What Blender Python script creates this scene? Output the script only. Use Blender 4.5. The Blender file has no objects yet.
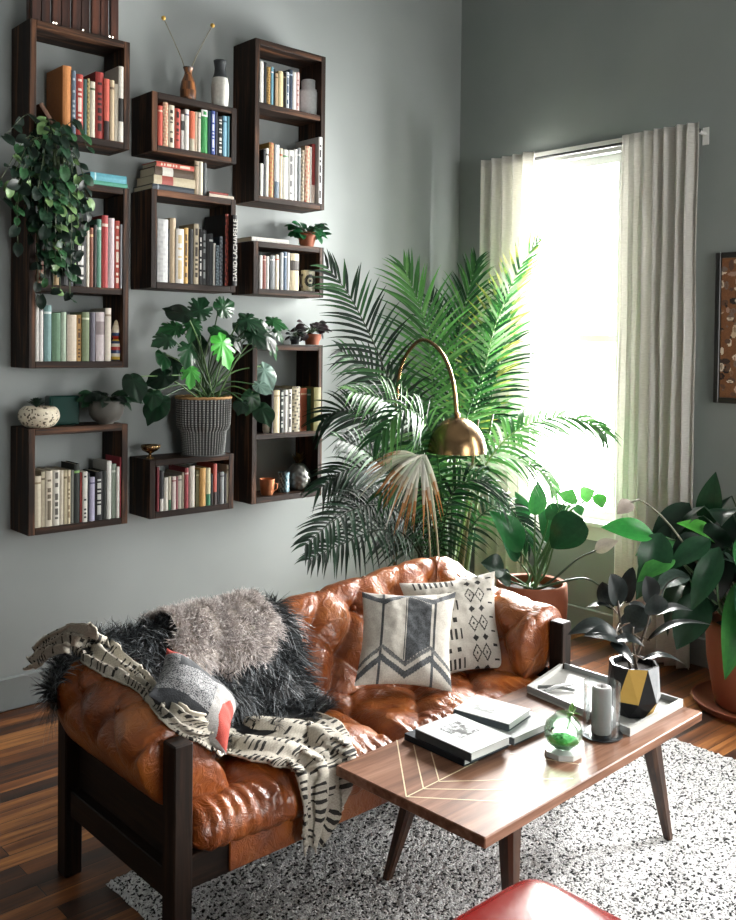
import bpy, bmesh, math, random
from mathutils import Vector, Matrix, noise
from mathutils.bvhtree import BVHTree

RND = random.Random(7)
PI = math.pi
sc = bpy.context.scene
COL = sc.collection

# ------------------------------------------------------------------ camera model (metres; floor z=0)
F = 935.0; EYE = Vector((0, 0, 1.65)); CX = 368.0; CY = 366.0
PITCH = math.radians(1.3); ROLL = math.radians(.65); YAW = math.atan2(.741, .672)
fw = Vector((math.cos(YAW)*math.cos(PITCH), math.sin(YAW)*math.cos(PITCH), -math.sin(PITCH)))
_r = Vector((math.sin(YAW), -math.cos(YAW), 0)); _u = _r.cross(fw)
RT = math.cos(ROLL)*_r + math.sin(ROLL)*_u
UP = -math.sin(ROLL)*_r + math.cos(ROLL)*_u

def ray(px, py):
    return (px-CX)/F*RT - (py-CY)/F*UP + fw
def at(px, py, X=None, Y=None, Z=None, D=None):
    """the point of the room seen in that direction, on the plane X=, Y=, Z= or at depth D="""
    d = ray(px, py)
    t = X/d.x if X is not None else Y/d.y if Y is not None else (Z-EYE.z)/d.z if Z is not None else D
    return EYE + d*t

def make_camera():
    cd = bpy.data.cameras.new('camera'); co = bpy.data.objects.new('camera', cd); COL.objects.link(co)
    m = Matrix((RT, UP, -fw)).transposed().to_4x4(); m.translation = EYE
    co.matrix_world = m
    cd.sensor_fit = 'AUTO'; cd.sensor_width = 36; cd.lens = 36*F/920
    cd.shift_x = 0; cd.shift_y = -(460-CY)/920
    cd.clip_start = .05; cd.clip_end = 100
    sc.camera = co
make_camera()

# ------------------------------------------------------------------ colours and materials
def lin(c):
    return c/12.92 if c <= .04045 else ((c+.055)/1.055)**2.4
def hexc(h):
    if not isinstance(h, str): return h
    h = h.lstrip('#')
    if len(h) == 3: h = ''.join(x+x for x in h)
    return tuple(lin(int(h[i:i+2], 16)/255) for i in (0, 2, 4))
def mixc(a, b, t):
    return tuple(a[i]+(b[i]-a[i])*t for i in range(3))
def varc(c, s, rnd=RND):
    k = 1+rnd.uniform(-s, s)
    return tuple(max(0, min(1, x*k)) for x in c)

class NT:
    """a small node-graph writer"""
    def __init__(self, name):
        self.m = bpy.data.materials.new(name); self.m.use_nodes = True
        self.t = self.m.node_tree; self.t.nodes.clear()
        self.out = self.t.nodes.new('ShaderNodeOutputMaterial')
    def n(self, typ, props=None, **ins):
        nd = self.t.nodes.new('ShaderNode'+typ)
        for k, v in (props or {}).items(): setattr(nd, k, v)
        for k, v in ins.items():
            self.set(nd, k, v)
        return nd
    def set(self, nd, k, v):
        key = int(k[1:]) if k[0] == '_' and k[1:].isdigit() else k.replace('_', ' ')
        s = nd.inputs[key]
        if isinstance(v, bpy.types.NodeSocket): self.t.links.new(v, s)
        elif isinstance(v, bpy.types.Node): self.t.links.new(v.outputs[0], s)
        else:
            if s.type == 'RGBA' and len(v) == 3: v = (*v, 1)
            s.default_value = v
    def ramp(self, fac, stops, interp='LINEAR'):
        nd = self.t.nodes.new('ShaderNodeValToRGB'); cr = nd.color_ramp; cr.interpolation = interp
        while len(cr.elements) < len(stops): cr.elements.new(.5)
        for e, (p, c) in zip(cr.elements, stops):
            e.position = p; c = hexc(c); e.color = (*c, 1)
        self.set(nd, 'Fac', fac); return nd
    def math(self, op, a, b=0.0, c=None):
        nd = self.t.nodes.new('ShaderNodeMath'); nd.operation = op
        self.set(nd, '_0', a); self.set(nd, '_1', b)
        if c is not None: self.set(nd, '_2', c)
        return nd.outputs[0]
    def mix(self, fac, a, b, blend='MIX'):
        nd = self.t.nodes.new('ShaderNodeMix'); nd.data_type = 'RGBA'; nd.blend_type = blend
        self.set(nd, '_0', fac)
        for i, v in ((6, a), (7, b)):
            s = nd.inputs[i]
            if isinstance(v, bpy.types.NodeSocket): self.t.links.new(v, s)
            elif isinstance(v, bpy.types.Node): self.t.links.new(v.outputs[0], s)
            else: s.default_value = (*hexc(v), 1)
        return nd.outputs[2]
    def obj(self, scale=(1, 1, 1)):
        tc = self.n('TexCoord'); mp = self.n('Mapping', Vector=tc.outputs['Object'], Scale=scale)
        return mp.outputs[0]
    def bump(self, h, strength=.3, dist=.01):
        return self.n('Bump', Height=h, Strength=strength, Distance=dist).outputs[0]
    def pbr(self, color, rough=.5, normal=None, **kw):
        b = self.n('BsdfPrincipled', Roughness=rough)
        self.set(b, 'Base Color', hexc(color) if isinstance(color, str) else color)
        if normal is not None: self.set(b, 'Normal', normal)
        for k, v in kw.items(): self.set(b, k, v)
        return b
    def done(self, sh):
        self.t.links.new(sh.outputs[0], self.out.inputs[0]); return self.m

def plain(name, color, rough=.5, bump=0, bscale=60, **kw):
    g = NT(name)
    nz = g.n('TexNoise', Vector=g.obj(), Scale=bscale, Detail=4.0)
    c = g.mix(g.math('MULTIPLY', nz.outputs[0], .25), color, mixc(hexc(color), (0, 0, 0), .35))
    return g.done(g.pbr(c, rough, g.bump(nz.outputs[0], bump, .004) if bump else None, **kw))

def painted(name, rough=.5, bump=0, bscale=80, transl=0, **kw):
    """colour comes from the pattern printed on the mesh (attribute Col)"""
    g = NT(name)
    at_ = g.n('VertexColor', {'layer_name': 'Col'})
    nz = g.n('TexNoise', Vector=g.obj(), Scale=bscale, Detail=3.0)
    c = g.mix(.22, at_.outputs[0], nz.outputs[0], 'OVERLAY')
    b = g.pbr(c, rough, g.bump(nz.outputs[0], bump, .003) if bump else None, **kw)
    if transl:
        tr = g.n('BsdfTranslucent', Color=c)
        b = g.n('MixShader', _0=transl, _1=b.outputs[0], _2=tr.outputs[0])
    return g.done(b)

def wood(name, dark, mid, light, axis=0, rough=.45, scale=1.0, bump=.25, spec=.5):
    g = NT(name)
    s = [22*scale]*3; s[axis] = 1.6*scale
    tc = g.n('TexCoord'); oi = g.n('ObjectInfo')
    add = g.n('VectorMath', {'operation': 'ADD'}, _0=tc.outputs['Object'])
    mul = g.math('MULTIPLY', oi.outputs['Random'], 37.0)
    g.set(add, '_1', mul)
    mp = g.n('Mapping', Vector=add.outputs[0], Scale=tuple(s)).outputs[0]
    n1 = g.n('TexNoise', Vector=mp, Scale=1.0, Detail=6.0, Roughness=.62, Distortion=.6)
    s2 = [90*scale]*3; s2[axis] = 3*scale
    mp2 = g.n('Mapping', Vector=add.outputs[0], Scale=tuple(s2)).outputs[0]
    n2 = g.n('TexNoise', Vector=mp2, Scale=1.0, Detail=3.0)
    f = g.math('ADD', g.math('MULTIPLY', n1.outputs[0], .75), g.math('MULTIPLY', n2.outputs[0], .25))
    c = g.ramp(f, [(.32, dark), (.5, mid), (.68, light)])
    return g.done(g.pbr(c.outputs[0], rough, g.bump(f, bump, .003), Specular_IOR_Level=spec))

# ------------------------------------------------------------------ mesh builder
def wloc(o):
    v = Vector((0, 0, 0))
    while o is not None:
        v += o.location; o = o.parent
    return v

class MB:
    def __init__(self): self.v = []; self.f = []; self.c = []; self.col = (1, 1, 1)
    def vert(self, p): self.v.append(Vector(p)); return len(self.v)-1
    def face(self, idx, c=None): self.f.append(tuple(idx)); self.c.append(c if c is not None else self.col)
    def box(self, lo, hi, M=None, c=None, bevel=0):
        x0, y0, z0 = lo; x1, y1, z1 = hi
        if bevel:
            b = min(bevel, (x1-x0)*.45, (y1-y0)*.45, (z1-z0)*.45)
            P = []
            for sx, X in ((1, x0), (-1, x1)):
                for sy, Y in ((1, y0), (-1, y1)):
                    for sz, Z in ((1, z0), (-1, z1)):
                        P.append(((X, Y+sy*b, Z+sz*b), (X+sx*b, Y, Z+sz*b), (X+sx*b, Y+sy*b, Z)))
            k = [[self.vert(M @ Vector(q) if M else q) for q in tri] for tri in P]
            I = lambda a, b_, d: a*4+b_*2+d
            def quad(l): self.face(l, c)
            for a in (0, 1):
                l = [k[I(a, 0, 0)][0], k[I(a, 0, 1)][0], k[I(a, 1, 1)][0], k[I(a, 1, 0)][0]]; quad(l if a == 0 else l[::-1])
                l = [k[I(0, a, 0)][1], k[I(1, a, 0)][1], k[I(1, a, 1)][1], k[I(0, a, 1)][1]]; quad(l if a == 0 else l[::-1])
                l = [k[I(0, 0, a)][2], k[I(0, 1, a)][2], k[I(1, 1, a)][2], k[I(1, 0, a)][2]]; quad(l if a == 0 else l[::-1])
            for a in (0, 1):
                for d in (0, 1):
                    l = [k[I(a, d, 0)][0], k[I(a, d, 0)][1], k[I(a, d, 1)][1], k[I(a, d, 1)][0]]; quad(l if a == d else l[::-1])
                    l = [k[I(a, 0, d)][0], k[I(a, 1, d)][0], k[I(a, 1, d)][2], k[I(a, 0, d)][2]]; quad(l if a == d else l[::-1])
                    l = [k[I(0, a, d)][1], k[I(0, a, d)][2], k[I(1, a, d)][2], k[I(1, a, d)][1]]; quad(l if a == d else l[::-1])
            for t in k: quad(t)
            return
        P = [(x0, y0, z0), (x1, y0, z0), (x1, y1, z0), (x0, y1, z0), (x0, y0, z1), (x1, y0, z1), (x1, y1, z1), (x0, y1, z1)]
        k = [self.vert(M @ Vector(p) if M else p) for p in P]
        for q in ((0, 3, 2, 1), (4, 5, 6, 7), (0, 1, 5, 4), (1, 2, 6, 5), (2, 3, 7, 6), (3, 0, 4, 7)):
            self.face([k[i] for i in q], c)
    def grid(self, rows, closeu=False, closev=False, cf=None, flip=False):
        """rows: list of lists of points"""
        n, m = len(rows), len(rows[0])
        base = len(self.v)
        for r in rows:
            for p in r: self.v.append(Vector(p))
        for i in range(n if closeu else n-1):
            for j in range(m if closev else m-1):
                a = base+i*m+j; b = base+((i+1) % n)*m+j; cc = base+((i+1) % n)*m+(j+1) % m; d = base+i*m+(j+1) % m
                q = (a, b, cc, d)
                self.face(q[::-1] if flip else q, cf(i, j) if cf else None)
        return base
    def tube(self, pts, rad, seg=8, c=None, cap=True):
        pts = [Vector(p) for p in pts]; n = len(pts)
        rad = rad if isinstance(rad, (list, tuple)) else [rad]*n
        tn = (pts[1]-pts[0]).normalized(); ref = Vector((0, 0, 1)) if abs(tn.z) < .9 else Vector((1, 0, 0))
        nn = tn.cross(ref).normalized(); rows = []
        for i in range(n):
            t = (pts[min(i+1, n-1)]-pts[max(i-1, 0)]).normalized()
            nn = (nn - t*nn.dot(t)).normalized(); bb = t.cross(nn)
            rows.append([pts[i]+rad[i]*(math.cos(a)*nn+math.sin(a)*bb) for a in [2*PI*k/seg for k in range(seg)]])
        oldc = self.col
        if c is not None: self.col = c
        base = self.grid(rows, closev=True)
        if cap:
            self.face([base+k for k in range(seg)]); self.face([base+(n-1)*seg+k for k in range(seg)][::-1])
        self.col = oldc
    def lathe(self, prof, center, seg=32, c=None, cf=None, axis=None, rfun=None):
        """prof: (r, z) list bottom->top; closed with poles when r is 0"""
        cx, cy, cz = center; rows = []
        for r, z in prof:
            rows.append([Vector((cx+(r*(rfun(a, z) if rfun else 1))*math.cos(a), cy+(r*(rfun(a, z) if rfun else 1))*math.sin(a), cz+z)) for a in [2*PI*k/seg for k in range(seg)]])
        oldc = self.col
        if c is not None: self.col = c
        self.grid(rows, closev=True, flip=True, cf=cf)
        self.col = oldc
    def build(self, name, mat, parent=None, loc=None, smooth=False, sub=0, angle=None):
        if loc is None: loc = wloc(parent) if parent is not None else Vector((0, 0, 0))
        loc = Vector(loc)
        me = bpy.data.meshes.new(name)
        me.from_pydata([tuple(v-loc) for v in self.v], [], self.f)
        ca = me.color_attributes.new('Col', 'FLOAT_COLOR', 'CORNER')
        buf = []
        for p, c in zip(me.polygons, self.c):
            c = hexc(c)
            buf.extend((c[0], c[1], c[2], 1.0)*p.loop_total)
        ca.data.foreach_set('color', buf)
        if smooth:
            me.polygons.foreach_set('use_smooth', [True]*len(me.polygons))
        me.materials.append(mat)
        me.validate()
        o = bpy.data.objects.new(name, me); COL.objects.link(o)
        if smooth and angle:
            me.set_sharp_from_angle(angle=math.radians(angle))
        if parent is not None:
            o.parent = parent; o.location = loc-wloc(parent)
        else: o.location = loc
        if sub:
            md = o.modifiers.new('smooth', 'SUBSURF'); md.levels = sub; md.render_levels = sub
        return o

def tag(o, label=None, cat=None, group=None, kind=None):
    if label: o['label'] = label
    if cat: o['category'] = cat
    if group: o['group'] = group
    if kind: o['kind'] = kind
    return o
def thing(name, loc, label, cat, group=None):
    o = bpy.data.objects.new(name, None); COL.objects.link(o); o.location = Vector(loc); o.empty_display_size = .05
    return tag(o, label, cat, group)
def struct(name, mb, mat, **kw):
    o = mb.build(name, mat, **kw); o['kind'] = 'structure'; return o

def spline(pts, n):
    """Catmull-Rom through pts, n samples spread evenly by arc length"""
    pts = [Vector(p) for p in pts]
    P = [pts[0]*2-pts[1]]+pts+[pts[-1]*2-pts[-2]]
    dense = []
    for i in range(1, len(P)-2):
        for k in range(16):
            t = k/16
            a, b, c, d = P[i-1], P[i], P[i+1], P[i+2]
            dense.append(.5*((2*b)+(c-a)*t+(2*a-5*b+4*c-d)*t*t+(3*b-a-3*c+d)*t**3))
    dense.append(pts[-1])
    L = [0]
    for i in range(1, len(dense)): L.append(L[-1]+(dense[i]-dense[i-1]).length)
    out = []; j = 0
    for k in range(n):
        s = L[-1]*k/(n-1)
        while j < len(L)-2 and L[j+1] < s: j += 1
        u = (s-L[j])/max(1e-9, L[j+1]-L[j])
        out.append(dense[j].lerp(dense[j+1], min(1, max(0, u))))
    return out
def sstep(a, b, x):
    t = max(0, min(1, (x-a)/(b-a))); return t*t*(3-2*t)
ORD = 'zeroth first second third fourth fifth sixth seventh eighth ninth tenth eleventh twelfth thirteenth fourteenth fifteenth sixteenth seventeenth eighteenth nineteenth'.split()
# ================================================================== the setting
WY, WX = 4.14, 4.54          # wall with the box shelves, wall with the window
XB, YB, ZC = -1.6, -2.6, 4.25
WIN = [(2.92, 3.56), (.35, 1.25)]   # window openings along Y
WZ0, WZ1 = .66, 2.74

def m_wall():
    g = NT('grey_green_paint')
    n = g.n('TexNoise', Vector=g.obj(), Scale=1.2, Detail=5.0)
    n2 = g.n('TexNoise', Vector=g.obj(), Scale=220.0, Detail=2.0)
    c = g.ramp(n.outputs[0], [(.3, '#838988'), (.7, '#8f9594')])
    return g.done(g.pbr(c.outputs[0], .75, g.bump(n2.outputs[0], .12, .002)))
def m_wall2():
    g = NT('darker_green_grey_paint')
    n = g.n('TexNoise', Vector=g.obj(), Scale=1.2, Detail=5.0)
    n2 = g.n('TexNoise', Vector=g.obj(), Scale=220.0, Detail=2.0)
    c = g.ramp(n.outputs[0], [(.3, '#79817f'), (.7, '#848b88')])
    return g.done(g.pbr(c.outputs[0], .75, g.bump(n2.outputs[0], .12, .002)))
def m_floor():
    g = NT('dark_plank_floor')
    tc = g.obj()
    br = g.n('TexBrick', {'offset': .37, 'offset_frequency': 2}, Vector=tc, Scale=1.0, Mortar_Size=.0016, Bias=0.0, Brick_Width=1.15, Row_Height=.072)
    g.set(br, 'Color1', (0, 0, 0)); g.set(br, 'Color2', (1, 1, 1)); g.set(br, 'Mortar', (.5, .5, .5))
    mp = g.n('Mapping', Vector=tc, Scale=(2.0, 34.0, 1.0))
    add = g.n('VectorMath', {'operation': 'ADD'}, _0=mp.outputs[0])
    sep = g.n('SeparateColor', _0=br.outputs[0])
    cmb = g.n('CombineXYZ', X=g.math('MULTIPLY', sep.outputs[0], 17.0), Y=g.math('MULTIPLY', sep.outputs[0], 31.0))
    g.set(add, '_1', cmb.outputs[0])
    n = g.n('TexNoise', Vector=add.outputs[0], Scale=1.0, Detail=7.0, Roughness=.65, Distortion=.5)
    big = g.n('TexNoise', Vector=g.n('Mapping', Vector=tc, Scale=(.9, 5.0, 1.0)).outputs[0], Scale=1.0, Detail=2.0)
    f = g.math('ADD', g.math('MULTIPLY', n.outputs[0], .55), g.math('ADD', g.math('MULTIPLY', sep.outputs[0], .3), g.math('MULTIPLY', big.outputs[0], .22)))
    c = g.ramp(f, [(.28, '#120a06'), (.46, '#3c2213'), (.62, '#7a4823'), (.76, '#bd8046')])
    c2 = g.mix(br.outputs['Fac'], c.outputs[0], '#0a0705')
    h = g.math('SUBTRACT', g.math('MULTIPLY', n.outputs[0], .25), br.outputs['Fac'])
    r = g.math('ADD', .24, g.math('MULTIPLY', n.outputs[0], .25))
    return g.done(g.pbr(c2, r, g.bump(h, .35, .003)))
M_WALL, M_WALL2, M_FLOOR = m_wall(), m_wall2(), m_floor()
M_CEIL = plain('ceiling_paint', '#7d7e7c', .8); M_WALLD = plain('dark_grey_paint', '#4d504f', .8)
M_BASE = plain('grey_trim_paint', '#7b8181', .45)
M_WHITE = plain('white_trim_paint', '#dfe0dc', .4)

mb = MB(); mb.box((XB, YB, -.12), (WX+.2, WY+.2, 0)); struct('floor', mb, M_FLOOR)
mb = MB(); mb.box((XB, YB, ZC), (WX+.2, WY+.2, ZC+.12)); struct('ceiling', mb, M_CEIL)
mb = MB(); mb.box((XB-.14, WY, 0), (WX+.2, WY+.14, ZC)); struct('wall_left', mb, M_WALL)
mb = MB(); mb.box((XB-.14, YB-.14, 0), (XB, WY, ZC)); struct('wall_back', mb, M_WALLD)
FILL_WIN = (1.2, 3.2)  # unseen window behind the camera, added for fill light
mb = MB(); mb.box((XB, YB-.14, 0), (FILL_WIN[0], YB, ZC)); mb.box((FILL_WIN[1], YB-.14, 0), (WX+.2, YB, ZC)); mb.box((FILL_WIN[0], YB-.14, 0), (FILL_WIN[1], YB, WZ0)); mb.box((FILL_WIN[0], YB-.14, WZ1), (FILL_WIN[1], YB, ZC)); struct('wall_right', mb, M_WALLD)
mb = MB(); a_, b_ = FILL_WIN
for x0_, x1_, z0_, z1_ in ((a_, a_+.05, WZ0, WZ1), (b_-.05, b_, WZ0, WZ1), ((a_+b_)/2-.03, (a_+b_)/2+.03, WZ0, WZ1), (a_, b_, WZ0, WZ0+.06), (a_, b_, WZ1-.05, WZ1)): mb.box((x0_, YB-.1, z0_), (x1_, YB-.04, z1_))
struct('window_3', mb, M_WHITE)
mb = MB()
ys = [YB, WIN[1][0], WIN[1][1], WIN[0][0], WIN[0][1], WY]
for i in range(5):
    if i in (1, 3):
        mb.box((WX, ys[i], 0), (WX+.16, ys[i+1], WZ0)); mb.box((WX, ys[i], WZ1), (WX+.16, ys[i+1], ZC))
    else: mb.box((WX, ys[i], 0), (WX+.16, ys[i+1], ZC))
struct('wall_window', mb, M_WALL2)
mb = MB(); mb.box((XB, WY-.018, 0), (WX, WY, .15), bevel=.006); struct('baseboard_left', mb, M_BASE)
mb = MB(); mb.box((WX-.018, YB, 0), (WX, WY-.018, .15), bevel=.006); struct('baseboard_window', mb, M_BASE)

def m_glass(name='clear_glass', col=(1, 1, 1), rough=0.0, thin=True):
    g = NT(name)
    if thin:
        tr = g.n('BsdfTransparent', Color=col); gl = g.n('BsdfGlossy', Roughness=rough)
        fr = g.n('Fresnel', IOR=1.45)
        return g.done(g.n('MixShader', _0=g.math('MULTIPLY', fr.outputs[0], .6), _1=tr.outputs[0], _2=gl.outputs[0]))
    return g.done(g.n('BsdfGlass', Color=col, Roughness=rough, IOR=1.45))
M_GLASS = m_glass()
for k, (y0, y1) in enumerate(WIN):
    w = MB(); x0, x1 = WX-.02, WX+.12
    for a, b in ((y0, y0+.045), (y1-.045, y1)): w.box((WX+.03, a, WZ0), (x1, b, WZ1))
    w.box((WX+.032, y0+.045, WZ0), (x1-.002, y1-.045, WZ0+.06)); w.box((WX+.032, y0+.045, WZ1-.05), (x1-.002, y1-.045, WZ1))
    w.box((WX+.05, y0+.045, (WZ0+WZ1)/2-.02), (x1-.02, y1-.045, (WZ0+WZ1)/2+.02))
    # casing, stool and apron on the room side
    for a, b in ((y0-.07, y0), (y1, y1+.07)): w.box((x0, a, WZ0), (WX-.0005, b, WZ1))
    w.box((x0-.002, y0-.07, WZ1), (WX-.0005, y1+.07, WZ1+.07))
    w.box((WX-.05, y0-.09, WZ0-.03), (WX-.0005, y1+.09, WZ0), bevel=.005); w.box((WX, y0+.001, WZ0-.0), (WX+.03, y1-.001, WZ0+.004))
    w.box((WX-.018, y0-.07, WZ0-.11), (WX-.0005, y1+.07, WZ0-.03))
    o = struct('window_%d' % (k+1), w, M_WHITE)
    g_ = MB(); g_.box((WX+.08, y0+.04, WZ0+.05), (WX+.084, y1-.04, WZ1-.04)); g_.build('window_pane', M_GLASS, o)
# ================================================================== box shelves on the left wall
M_SH = [wood('dark_walnut_%s' % 'xyz'[a], '#060403', '#23160e', '#6b4730', a, .6, 1.0, .5, .2) for a in range(3)]
FYS = 3.94                                                       # front plane of the boxes
TH = .03
def shelf_box(x0, x1, z0, z1, label, shelf=None):
    r = thing('wall_shelf', ((x0+x1)/2, WY, z0), label, 'wall shelf', 'dark wooden box shelves on the left wall')
    for a, b in ((x0, x0+TH), (x1-TH, x1)):
        m = MB(); m.box((a, FYS, z0), (b, WY-.002, z1), bevel=.002); m.build('side_panel', M_SH[2], r)
    for a, b, n in ((z0, z0+TH, 'bottom_panel'), (z1-TH, z1, 'top_panel')):
        m = MB(); m.box((x0+TH, FYS, a), (x1-TH, WY-.002, b), bevel=.002); m.build(n, M_SH[0], r)
    if shelf:
        m = MB(); m.box((x0+TH, FYS+.004, shelf-TH), (x1-TH, WY-.002, shelf), bevel=.002); m.build('shelf', M_SH[0], r)
    return r
C1, C2, C3 = (1.612, 2.08), (2.193, 2.667), (2.776, 3.241)
shelf_box(*C1, 2.532, 3.022, 'dark wooden box shelf at top left, under the slatted crate')
shelf_box(*C1, 1.532, 2.355, 'tall two-tier dark box shelf draped with the trailing plant', 1.895)
shelf_box(*C1, .81, 1.272, 'lowest left dark box shelf carrying the speckled bowl')
shelf_box(*C2, 2.547, 2.825, 'low wide dark box shelf carrying the two narrow vases')
shelf_box(*C2, 1.905, 2.37, 'middle dark box shelf with stacked books lying on top')
shelf_box(*C2, .815, 1.094, 'low dark box shelf under the woven basket')
shelf_box(*C3, 2.378, 3.204, 'tall two-tier dark box shelf at top right holding a white jar', 2.885)
shelf_box(*C3, 1.903, 2.175, 'low dark box shelf under the small terracotta pot, with a printed mug')
shelf_box(*C3, .823, 1.645, 'tall two-tier dark box shelf at bottom right with the pineapple jar', 1.182)

# ------------------------------------------------------------------ books
M_BOOK = painted('printed_book_cover', .55, .1, Specular_IOR_Level=.3)
M_PAGE = plain('book_pages', '#d8cfb8', .8, .3, 300)
def spine_deco(kind, base, ink, rnd):
    """returns colour of the spine at (u across, v up, both 0..1)"""
    base, ink = hexc(base), hexc(ink)
    segs = [(rnd.uniform(.03, .1)) for _ in range(30)]
    cuts = []; p = rnd.uniform(.08, .14)
    while p < .9:
        l = rnd.uniform(.02, .07); cuts.append((p, p+l)); p += l+rnd.uniform(.012, .03)
        if rnd.random() < .14: p += .1
    def fn(u, v):
        if kind == 'n': return base
        if kind == 'l': return ink if .55 < v < .8 else base                      # a label
        if kind == 'k': return ink if (.28 < v < .58) else base                   # wide dark band
        if kind == 's': return ink if (.1 < v < .13 or .84 < v < .87) else base    # two lines
        if kind == 'h': return ink if v < .3 else base                             # foot in another colour
        if kind == 't': return ink if v > .86 and not (.3 < u < .7 and .9 < v < .96) else base
        if kind == 'f': return mixc(base, ink, .5+.5*math.sin(v*47+u*9)*math.cos(v*23-u*5)) # mottled print
        if kind == 'b':                                                            # title lettering
            if .25 < u < .75:
                for a, b in cuts:
                    if a < v < b: return ink
            return base
        return base
    return fn
def book(M, w, d, h, base, ink='#202020', kind='b', label='', group=None, text=None, rnd=None, cat='book'):
    """M maps (thickness x, depth y, height z) to the room; the spine is at y=0"""
    rnd = rnd or RND
    base, ink = [mixc(h_, (sum(h_)/3,)*3, .14) for h_ in (hexc(base), hexc(ink))]; base = tuple(x*.66 for x in base); ink = tuple(x*.7 for x in ink)
    fn = spine_deco(kind, base, ink, rnd)
    r_ = M @ Vector((w/2, d/2, 0))
    m = MB(); t = min(.003, w*.15); bul = min(.004, w*.12)
    NU, NV = 4, 26; rows = []
    for j in range(NV+1):
        rows.append([M @ Vector((w*i/NU, -bul*math.sin(PI*i/NU), h*j/NV)) for i in range(NU+1)])
    m.grid(rows, cf=lambda j, i: fn((i+.5)/NU, (j+.5)/NV), flip=True)
    m.box((0, 0, 0), (t, d, h), M, base); m.box((w-t, 0, 0), (w, d, h), M, base)
    m.box((t, 0, 0.001), (w-t, .004, h-.001), M, base)
    o = m.build('book', M_BOOK, None, loc=r_)
    tag(o, label, cat, group)
    p = MB(); p.box((t, .004, .004), (w-t, d-.004, h-.004), M); p.build('pages', M_PAGE, o)
    return o
def text_mesh(s, size, M, mat, parent, name='lettering', depth=.0006):
    cu = bpy.data.curves.new('t', 'FONT'); cu.body = s; cu.size = size; cu.extrude = depth; cu.align_x = 'CENTER'; cu.align_y = 'CENTER'
    o = bpy.data.objects.new('t', cu); COL.objects.link(o)
    dg = bpy.context.evaluated_depsgraph_get(); me = bpy.data.meshes.new_from_object(o.evaluated_get(dg))
    bpy.data.objects.remove(o); bpy.data.curves.remove(cu)
    me.transform(M); loc = wloc(parent); me.transform(Matrix.Translation(-loc))
    me.materials.clear(); me.materials.append(mat)
    q = bpy.data.objects.new(name, me); COL.objects.link(q); q.parent = parent; return q

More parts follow.
